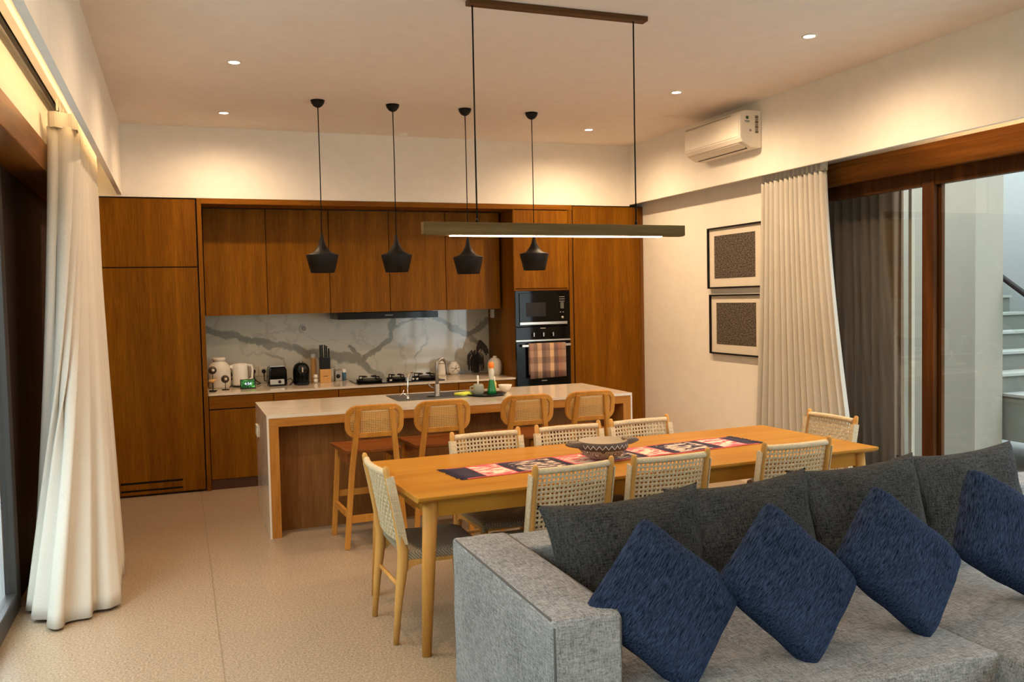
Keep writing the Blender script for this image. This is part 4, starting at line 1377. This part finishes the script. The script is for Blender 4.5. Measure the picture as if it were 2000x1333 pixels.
def bowl_pat():
    m, nt, bs = nt_new('carved_bowl_pattern')
    tc = nt.nodes.new('ShaderNodeTexCoord'); sep = nt.nodes.new('ShaderNodeSeparateXYZ')
    nt.links.new(tc.outputs['Object'], sep.inputs[0])
    ang = math_n(nt, 'ARCTAN2', sep.outputs['Y'], sep.outputs['X'])
    u = math_n(nt, 'MULTIPLY', ang, 26 / (2 * PI))
    fr = math_n(nt, 'ABSOLUTE', math_n(nt, 'SUBTRACT', math_n(nt, 'FRACT', u), 0.5))      # 0..0.5 triangle
    zz = math_n(nt, 'ADD', math_n(nt, 'MULTIPLY', fr, 0.040), 0.071)
    d = math_n(nt, 'ABSOLUTE', math_n(nt, 'SUBTRACT', sep.outputs['Z'], zz))
    zig = math_n(nt, 'MULTIPLY', math_n(nt, 'LESS_THAN', d, 0.0024), math_n(nt, 'GREATER_THAN', sep.outputs['Z'], 0.066))
    vor = nt.nodes.new('ShaderNodeTexVoronoi'); vor.inputs['Scale'].default_value = 19; vor.inputs['Randomness'].default_value = 0.35
    nt.links.new(tc.outputs['Object'], vor.inputs['Vector'])
    rings = math_n(nt, 'GREATER_THAN', math_n(nt, 'SINE', math_n(nt, 'MULTIPLY', vor.outputs['Distance'], 55)), 0.1)
    low = math_n(nt, 'MULTIPLY', rings, math_n(nt, 'LESS_THAN', sep.outputs['Z'], 0.060))
    k = math_n(nt, 'MAXIMUM', zig, low)
    nt.links.new(mixc(nt, k, (0.055, 0.035, 0.028), (0.60, 0.55, 0.47)), bs.inputs['Base Color'])
    bs.inputs['Roughness'].default_value = 0.6
    return m


bpat = bowl_pat()
t = thing('carved_bowl', 'dark carved bowl with white zigzag pattern and two handles', 'bowl', (2.165, 4.365, 0.7555), 0.02)
b = BM(); lathe(b, [(0, 0), (0.055, 0), (0.10, 0.022), (0.128, 0.052), (0.140, 0.068), (0.142, 0.102), (0.134, 0.104)], 48); finish('outer_shell', b, bpat, t)
b = BM(); lathe(b, [(0.134, 0.104), (0.126, 0.085), (0.105, 0.050), (0.06, 0.026), (0, 0.018)], 48); finish('inner_surface', b, plain('sanded_wood_bowl', (0.50, 0.39, 0.27), 0.5), t)
for s in (-1, 1):
    b = BM()
    prism(b, [(s * .128, 0.072), (s * .165, 0.074), (s * .212, 0.084), (s * .222, 0.094), (s * .20, 0.106), (s * .13, 0.106)], -0.034, 0.034, 'y')
    for v in b.verts:
        if abs(v.co.x) > .18: v.co.y *= .72
    finish('handle', b, plain('dark_bowl_wood', (0.11, 0.075, 0.05), 0.5) if 'dark_bowl_wood' not in MATS else MATS['dark_bowl_wood'], t, bevel=0.006)

# ================================================================== DINING CHAIRS


def seat_weave_mat():
    m, nt, bs = nt_new('woven_cord_seat')
    v = coords(nt)
    w1 = nt.nodes.new('ShaderNodeTexWave'); w1.bands_direction = 'DIAGONAL'; w1.inputs['Scale'].default_value = 40; w1.inputs['Distortion'].default_value = 1.2; w1.inputs['Detail Scale'].default_value = 6
    nt.links.new(v, w1.inputs['Vector'])
    v2 = coords(nt, (-1, 1, 1))
    w2 = nt.nodes.new('ShaderNodeTexWave'); w2.bands_direction = 'DIAGONAL'; w2.inputs['Scale'].default_value = 40; w2.inputs['Distortion'].default_value = 1.2
    nt.links.new(v2, w2.inputs['Vector'])
    k = math_n(nt, 'MULTIPLY', w1.outputs['Fac'], w2.outputs['Fac'])
    col = ramp(nt, k, [(0.0, (0.20, 0.155, 0.10)), (0.3, (0.38, 0.31, 0.215)), (0.8, (0.52, 0.44, 0.32))])
    nt.links.new(col, bs.inputs['Base Color'])
    bs.inputs['Roughness'].default_value = 0.85
    bump(nt, bs, k, 0.8, 0.006)
    return m


seatw = seat_weave_mat()


def make_chair():
    r = thing('dining_chair', '', 'chair', (0, 0, 0))
    def back_y(z):  # posts
        t_ = (z - 0.44) / 0.42
        return -0.205 - 0.075 * t_ ** 1.15
    for s in (-1, 1):
        b = BM()
        pts = [(s * 0.210, -0.250, 0.0), (s * 0.211, -0.232, 0.20), (s * 0.213, -0.208, 0.38), (s * 0.214, -0.205, 0.45), (s * 0.214, back_y(0.56), 0.56), (s * 0.214, back_y(0.70), 0.70), (s * 0.214, back_y(0.84), 0.84), (s * 0.214, back_y(0.858), 0.858), (s * 0.214, back_y(0.865), 0.866)]
        tube(b, pts, [0.014, 0.019, 0.027, 0.027, 0.019, 0.0165, 0.0155, 0.013, 0.007], 14)
        finish('rear_leg', b, teak, r)
        b = BM()
        tube(b, [(s * 0.222, 0.215, 0), (s * 0.216, 0.205, 0.25), (s * 0.210, 0.20, 0.41)], [0.013, 0.018, 0.022], 12)
        finish('front_leg', b, teak, r)
        b = BM()  # side rail with swept gusset at the rear leg
        poly = [(-0.215, 0.30), (-0.195, 0.345), (-0.16, 0.372), (-0.10, 0.382), (0.17, 0.382), (0.205, 0.375), (0.205, 0.420), (-0.205, 0.430)]
        prism(b, poly, s * 0.213 - 0.012, s * 0.213 + 0.012, 'x')
        finish('side_rail', b, teak, r, bevel=0.004)
    b = BM(); tube(b, [(-0.205, -0.218, 0.27), (0.205, -0.218, 0.27)], 0.011, 10); finish('rear_stretcher', b, teak, r)
    b = BM(); tube(b, [(-0.205, 0.20, 0.395), (0.205, 0.20, 0.395)], 0.016, 10); finish('front_rail', b, teak, r)
    # woven seat, wrapped over the side rails
    b = BM(); n = 14
    T, Bt = [], []
    for i in range(n + 1):
        u = i / n * 2 - 1
        rt, rb = [], []
        for j in range(n + 1):
            v = j / n * 2 - 1
            x = u * 0.228; y = 0.015 + v * 0.215
            z = 0.449 - 0.018 * (1 - u * u) * (1 - 0.3 * v * v) - 0.012 * max(0, abs(u) - .85) / .15 - 0.016 * max(0, v - .75) / .25 + 0.008 * max(0, -v)
            rt.append(b.verts.new((x, y, z))); rb.append(b.verts.new((x, y, z - 0.022 - 0.016 * (abs(u) > .9) - 0.01 * (v > .9))))
        T.append(rt); Bt.append(rb)
    for i in range(n):
        for j in range(n):
            b.faces.new((T[i][j], T[i + 1][j], T[i + 1][j + 1], T[i][j + 1])).smooth = True
            b.faces.new((Bt[i][j], Bt[i][j + 1], Bt[i + 1][j + 1], Bt[i + 1][j])).smooth = True
    for k in range(n):
        b.faces.new((T[k][0], Bt[k][0], Bt[k + 1][0], T[k + 1][0])); b.faces.new((T[k][n], T[k + 1][n], Bt[k + 1][n], Bt[k][n]))
        b.faces.new((T[0][k], T[0][k + 1], Bt[0][k + 1], Bt[0][k])); b.faces.new((T[n][k], Bt[n][k], Bt[n][k + 1], T[n][k + 1]))
    finish('woven_seat', b, seatw, r, bevel=0.006)
    # woven back in front of the posts
    def surf(u, v):
        z = 0.485 + v * (0.832 - 0.485)
        x = (u - .5) * 2 * 0.206
        y = back_y(z) + 0.004 - 0.022 * (1 - (x / 0.206) ** 2)
        return Vector((x, y, z)), Vector((-0.2 * x / 0.2, 1, 0.2)).normalized()
    b = BM()
    weave(b, surf, 18, 15, 0.0108, 0.0108, 0.0024, 0.0032)
    finish('woven_back', b, cord, r)
    b = BM()
    pts = [surf(k / 16, 1.0)[0] for k in range(17)]
    tube(b, pts, 0.0165, 10)
    finish('top_roll', b, cord, r)
    for s in (-1, 1):
        b = BM()
        ribbon(b, [(s * 0.232, back_y(z) + 0.006, z) for z in (0.485, 0.58, 0.70, 0.815)], (s, 0, 0), 0.040, 0.006)
        ribbon(b, [(s * 0.219, back_y(z) + 0.022, z) for z in (0.485, 0.58, 0.70, 0.815)], (0, 1, 0), 0.034, 0.008)
        finish('side_wrap', b, cord, r)
    return r


chair0 = make_chair()
D = math.radians
chairs = [
    (1.722, 4.125, D(7), 'woven-back dining chair on the sofa side, nearest the table left end', 'dining chairs around the table'),
    (2.292, 4.135, D(1), 'woven-back dining chair on the sofa side, in front of the carved bowl', None),
    (3.075, 4.150, D(1), 'woven-back dining chair on the sofa side, furthest right', None),
    (1.722, 4.745, D(183), 'woven-back dining chair on the island side, furthest left', None),
    (2.268, 4.770, D(181), 'woven-back dining chair on the island side, behind the carved bowl', None),
    (2.805, 4.800, D(184), 'woven-back dining chair on the island side, furthest right', None),
    (1.165, 4.335, D(-88), 'woven dining chair at the near left end of the table, seen from the side', None),
    (3.690, 4.635, D(91), 'woven dining chair at the right end of the table by the curtain', None)]
for i, (x, y, a, lab, g) in enumerate(chairs):
    c_ = chair0 if i == 0 else copy_tree(chair0)
    c_.location = (x, y, 0); c_.rotation_euler = (0, 0, a)
    c_['label'] = lab; c_['group'] = 'dining chairs around the table'

# ================================================================== SOFA


def piping(pts, r=0.0045):
    b = BM(); tube(b, pts, r, 6); return b


t = thing('sofa', 'large light grey fabric sofa with a block arm and a chaise', 'sofa', (0, 0, 0))
AX0, AX1, AY0, AY1, AZ = 1.035, 1.270, 2.44, 3.50, 0.66
b = soft_box(AX1 - AX0, AY1 - AY0, AZ - 0.04, 0.014, 12, 0.002, 5)
o = finish('armrest', b, sofa_m, t, loc=((AX0 + AX1) / 2, (AY0 + AY1) / 2, 0.04), smooth=False, bevel=0.022, segs=4, angle=50)
for p in o.data.polygons: p.use_smooth = True
b = BM()
e = 0.0055
for xx in (AX0 + e, AX1 - e):
    b = BM(); tube(b, [(xx, AY0 + e, 0.06), (xx, AY0 + e, AZ - 0.02), (xx, AY0 + 0.03, AZ - e + .001), (xx, AY1 - 0.03, AZ - e + .001), (xx, AY1 - e, AZ - 0.02), (xx, AY1 - e, 0.06)], 0.005, 6)
    finish('arm_piping', b, seam_shade_m, o, loc=(-(AX0 + AX1) / 2, -(AY0 + AY1) / 2, -0.04))
b = soft_box(4.36 - AX1, 0.24, AZ - 0.05, 0.008, 12, 0.002, 6)
o = finish('backrest', b, sofa_m, t, loc=((AX1 + 4.36) / 2, 3.38, 0.04), bevel=0.025, segs=4, angle=50)
for p in o.data.polygons: p.use_smooth = True
b = soft_box(4.36 - AX1 + .0, 0.80, 0.22, 0.0, 4)
o = finish('base', b, sofa_m, t, loc=((AX1 + 4.36) / 2, 2.85, 0.04), bevel=0.012)
for (nm, x0, x1, y0, sd) in (('seat_cushion', AX1 + .003, 1.80, 2.18, 1), ('seat_cushion', 1.803, 2.565, 2.18, 2), ('seat_cushion', 2.568, 3.45, 0.95, 3), ('seat_cushion', 3.453, 4.35, 0.95, 4)):
    b = soft_box(x1 - x0, 3.25 - y0, 0.19, 0.022, 14, 0.004, sd)
    o = finish(nm, b, sofa_m, t, loc=((x0 + x1) / 2, (y0 + 3.25) / 2, 0.225), bevel=0.03, segs=4, angle=50)
    for p in o.data.polygons: p.use_smooth = True
    w2, h2 = (x1 - x0) / 2 - .009, (3.25 - y0) / 2 - .009
    b = BM(); tube(b, [(-w2, h2, 0.183), (-w2, -h2, 0.183), (w2, -h2, 0.183), (w2, h2, 0.183)], 0.0048, 6)
    finish('seam_piping', b, seam_shade_m, o)
bx('chaise_base', 2.58, 4.34, 0.97, 2.44, 0.04, 0.224, sofa_m, t)
for (xx, yy) in ((1.08, 2.5), (1.08, 3.44), (2.62, 1.02), (4.28, 1.02), (4.28, 3.44)):
    finish('foot', lathe(BM(), [(0, 0), (0.02, 0), (0.024, 0.04), (0, 0.04)], 12, (xx, yy, 0)), blackp, t)


def put_pillow(name, label, cat, group, w, h, th, center, right, up, mat, seed, pinch=0.08, wr=0.003, rnd_c=0.0):
    bm = pillow(w, h, th, pinch, 26, wr, seed, rnd_c)
    o = finish(name, bm, mat, smooth=True)
    o.matrix_world = Matrix.Translation(center) @ look_axes(right, up).to_4x4()
    tag(o, label, cat, group)
    return o


cl = ['charcoal back cushion at the left end of the sofa, next to the arm', 'charcoal back cushion second from the sofa arm',
      'charcoal back cushion third from the sofa arm', 'charcoal back cushion furthest right, by the glass door']
for i, (cx_, tilt, top) in enumerate(((1.640, -0.035, -0.034), (2.205, -0.035, -0.026), (2.83, -0.03, -0.010), (3.465, -0.02, -0.002))):
    up = Vector((tilt, 0.30, 1.0))
    put_pillow('back_cushion', cl[i], 'cushion', 'charcoal back cushions on the sofa', 0.72, 0.51, 0.20, (cx_, 3.07 + 0.018 * i, 0.650 + top), (1, 0.0, -tilt), up, char_m, i + 1, 0.12, 0.005)
bl = ['dark blue cushion on its corner, nearest the sofa arm', 'dark blue cushion on its corner, second from the sofa arm',
      'dark blue cushion on its corner, third from the sofa arm', 'dark blue cushion cut off by the right edge of the photo']
for i, (cx_, cy_, ang, cz, lean) in enumerate(((1.475, 2.53, 45, 0.655, 0.06), (1.965, 2.52, 46, 0.662, 0.13), (2.474, 2.535, 46, 0.672, 0.12), (3.06, 2.56, 42, 0.688, -0.05))):
    a = math.radians(ang)
    U = Vector((lean, 0.72, 1.0)).normalized(); Rr = Vector((1, 0, -lean)).normalized()
    right = Rr * math.cos(a) - U * math.sin(a); up = Rr * math.sin(a) + U * math.cos(a)
    put_pillow('throw_cushion', bl[i], 'cushion', 'dark blue throw cushions on the sofa', 0.44, 0.44, 0.19, (cx_, cy_, cz - 0.022), right, up, blue_m, 10 + i, 0.045, 0.004, 0.055)

# ================================================================== WALL PICTURES, AC


def ikat():
    m, nt, bs = nt_new('dark_ikat_print')
    v = coords(nt, (1, 1, 1))
    vo = nt.nodes.new('ShaderNodeTexVoronoi'); vo.distance = 'MANHATTAN'; vo.inputs['Scale'].default_value = 15; vo.inputs['Randomness'].default_value = 0.15
    nt.links.new(v, vo.inputs['Vector'])
    s = math_n(nt, 'SINE', math_n(nt, 'MULTIPLY', vo.outputs['Distance'], 26))
    n1 = noise(nt, v, 70, 3, 0.7)
    k = math_n(nt, 'ADD', math_n(nt, 'MULTIPLY', s, 0.16), n1)
    nt.links.new(ramp(nt, k, [(0.38, (0.008, 0.007, 0.007)), (0.52, (0.04, 0.033, 0.028)), (0.66, (0.24, 0.19, 0.145))]), bs.inputs['Base Color'])
    bs.inputs['Roughness'].default_value = 0.8
    return m


ik = ikat()
for (zc_, yc, ww, hh, lab) in ((1.977, 6.59, 0.82, 0.55, 'upper of two black-framed dark textile pictures on the right wall'), (1.378, 6.575, 0.80, 0.54, 'lower of two black-framed dark textile pictures on the right wall')):
    t = thing('framed_picture', lab, 'picture', (4.598, yc, zc_), group='framed textile pictures')
    b = BM()
    f = 0.014
    box(b, -0.03, 0, -ww / 2, ww / 2, hh / 2 - f, hh / 2); box(b, -0.03, 0, -ww / 2, ww / 2, -hh / 2, -hh / 2 + f)
    box(b, -0.03, 0, -ww / 2, -ww / 2 + f, -hh / 2 + f, hh / 2 - f); box(b, -0.03, 0, ww / 2 - f, ww / 2, -hh / 2 + f, hh / 2 - f)
    finish('frame', b, blackm, t)
    bx('mat_board', -0.012, -0.002, -ww / 2 + f, ww / 2 - f, -hh / 2 + f, hh / 2 - f, paper, t)
    bx('textile_print', -0.0135, -0.0122, -ww / 2 + .115, ww / 2 - .095, -hh / 2 + .09, hh / 2 - .075, ik, t)

t = thing('air_conditioner', 'white wall-mounted split air conditioner below the ceiling', 'air conditioner', (4.438, 6.41, 2.82))
L = 0.41
b = BM()
prof = [(0, 0.0), (-0.10, 0.0), (-0.185, 0.045), (-0.205, 0.075), (-0.205, 0.26), (-0.19, 0.285), (-0.15, 0.295), (0, 0.295)]
prism(b, [(x, z) for x, z in prof], -L, L, 'y')
finish('casing', b, acm, t, bevel=0.008, segs=3)
bx('front_panel', -0.2105, -0.2055, -L + .012, L - .012, 0.085, 0.255, acm, t, bevel=0.003)
bx('intake_slot', -0.2085, -0.2052, -L + .12, L - .02, 0.262, 0.268, stone_g, t)
b = BM(); prism(b, [(-0.119, 0.003), (-0.180, 0.036), (-0.183, 0.033), (-0.122, 0.000)], -L + .05, L - .06, 'y'); finish('air_flap', b, acm, t)
b = BM(); prism(b, [(-0.098, -0.003), (-0.117, 0.0065), (-0.117, 0.012), (-0.098, 0.003)], -L + .05, L - .06, 'y'); finish('outlet_slot', b, blackp, t)
b = BM(); prism(b, [(-0.205, 0.0), (-0.205, 0.001), (-0.2, 0.001), (-0.2, 0.0)], -L, -L + .001, 'y')
b.free()
grn = plain('green_print', (0.10, 0.16, 0.09), 0.6)
b = BM(); lathe(b, [(0, 0), (0.014, 0), (0.014, 0.001), (0, 0.001)], 16)
for v in b.verts: v.co = (v.co.x - 0.135, -L - .0005 - v.co.z, v.co.y + 0.235)
box(b, -0.160, -0.112, -L - .0015, -L - .0005, 0.206, 0.211)
box(b, -0.155, -0.116, -L - .0015, -L - .0005, 0.198, 0.202)
finish('eco_sticker', b, grn, t)
b = BM(); lathe(b, [(0, 0), (0.010, 0), (0.010, 0.001), (0, 0.001)], 16)
for v in b.verts: v.co = (v.co.x - 0.105, -L - .0005 - v.co.z, v.co.y + 0.135)
finish('round_sticker', b, stone_g, t)
b = BM()
for k in range(11): box(b, -0.060, -0.030, -L - .0015, -L - .0005, 0.115 + k * .013, 0.115 + k * .013 + (0.008 if k % 3 else 0.0115))
finish('label_strip', b, plain('label_print', (0.16, 0.13, 0.10), 0.6), t)

# ================================================================== CEILING LIGHTS
def downlight(x, y, label, energy=56):
    t = thing('downlight', label, 'downlight', (x, y, ZC), group='recessed ceiling downlights')
    b = BM(); lathe(b, [(0.033, -0.001), (0.045, -0.001), (0.045, -0.005), (0.036, -0.006), (0.033, -0.003)], 24); finish('trim_ring', b, whitep, t)
    b = BM(); lathe(b, [(0, -0.0035), (0.033, -0.0035), (0.033, -0.0025), (0, -0.0025)], 24); finish('lens', b, spot_led, t)
    l = lamp('downlight_beam', 'SPOT', (x, y, ZC - 0.012), energy, WARM, (0, 0, 0), spot_size=math.radians(168), spot_blend=1.0, shadow_soft_size=0.035)
    return t


dl = [(0.394, 5.985, 'ceiling downlight in the left row, nearer the camera'), (0.405, 7.572, 'ceiling downlight in the left row, nearest the kitchen wall'),
      (3.632, 4.434, 'ceiling downlight in the right row, nearest the camera'), (3.623, 5.945, 'ceiling downlight in the right row, next to the air conditioner'),
      (3.620, 7.480, 'ceiling downlight in the right row, nearest the kitchen wall')]
for x, y, lab in dl: downlight(x, y, lab, 26 if x < 1 else 42)
for x, y, lab in ((0.394, 4.43, 'ceiling downlight above the photo in the left row, level with the table'), (0.394, 2.9, 'ceiling downlight above the photo in the left row, level with the sofa'),
                  (0.394, -0.3, 'left ceiling downlight behind the camera'), (3.63, -0.3, 'right ceiling downlight behind the camera')):
    downlight(x, y, lab, 16 if x < 1 else 45)

t = thing('smoke_detector', 'small white smoke detector where ceiling meets the kitchen wall', 'smoke detector', (2.01, 8.12, ZC))
b = BM(); lathe(b, [(0, -0.028), (0.035, -0.026), (0.05, -0.012), (0.052, 0)], 24); finish('body', b, whitep, t)

pl = ['leftmost of the four black pendant lamps over the island', 'second black pendant lamp from the left over the island',
      'third black pendant lamp from the left, hanging lower behind the light bar', 'rightmost of the four black pendant lamps over the island']
pend0 = None
pin = plain('pendant_inner', (0.30, 0.20, 0.09), 0.4, 0.6)
for i, (x, drop) in enumerate(((1.060, 0.0), (1.645, 0.0), (2.243, -0.020), (2.828, 0.005))):
    t = thing('pendant_lamp', pl[i], 'pendant lamp', (x, 6.935, ZC), group='black pendant lamps')
    b = BM(); lathe(b, [(0, -0.058), (0.012, -0.056), (0.032, -0.045), (0.048, -0.024), (0.054, -0.001), (0, -0.001)], 24); finish('canopy', b, blackm, t)
    z0 = -1.025 + drop
    b = BM(); tube(b, [(0, 0, -0.055), (0.002, 0, -0.5), (0, 0, z0)], 0.004, 6); finish('cable', b, blackm, t)
    b = BM(); lathe(b, [(0.005, z0 + .01), (0.010, z0 - .005), (0.014, z0 - .03), (0.024, z0 - .07), (0.045, z0 - .11), (0.075, z0 - .142), (0.122, z0 - .156), (0.124, z0 - .160), (0.091, z0 - .295), (0.088, z0 - .295), (0.119, z0 - .160), (0.07, z0 - .148), (0.02, z0 - .08)], 40)
    finish('shade', b, blackm, t)

# linear lamp over the table
t = thing('linear_lamp', 'long wooden light bar hanging over the dining table', 'pendant lamp', (1.955, 4.42, 0))
b = BM()
prism(b, [(-0.768, 2.052), (-0.768, 1.990), (-0.754, 1.984), (0.758, 1.984), (0.768, 1.990), (0.768, 2.046)], -0.028, 0.028, 'y')
finish('bar', b, barm, t, bevel=0.002)
bx('light_strip', -0.620, 0.622, -0.020, 0.020, 1.9795, 1.984, bar_led, t)
b = box(BM(), -0.50, 0.545, -0.030, 0.030, ZC - 0.028, ZC - 0.0005)
finish('ceiling_plate', b, wood('ceiling_plate_wood', (0.07, 0.03, 0.012), (0.11, 0.05, 0.02), (0.15, 0.075, 0.03), 'x', 30), t, bevel=0.003)
for x in (-0.472, 0.468):
    b = BM(); tube(b, [(x, 0, 2.05), (x - 0.001, 0, 2.6), (x, 0, ZC - 0.028)], 0.0045, 6); finish('cable', b, blackm, t)
    b = BM(); tube(b, [(x, 0, 2.052), (x, 0, 2.075)], [0.009, 0.005], 8); finish('cable_grip', b, blackm, t)
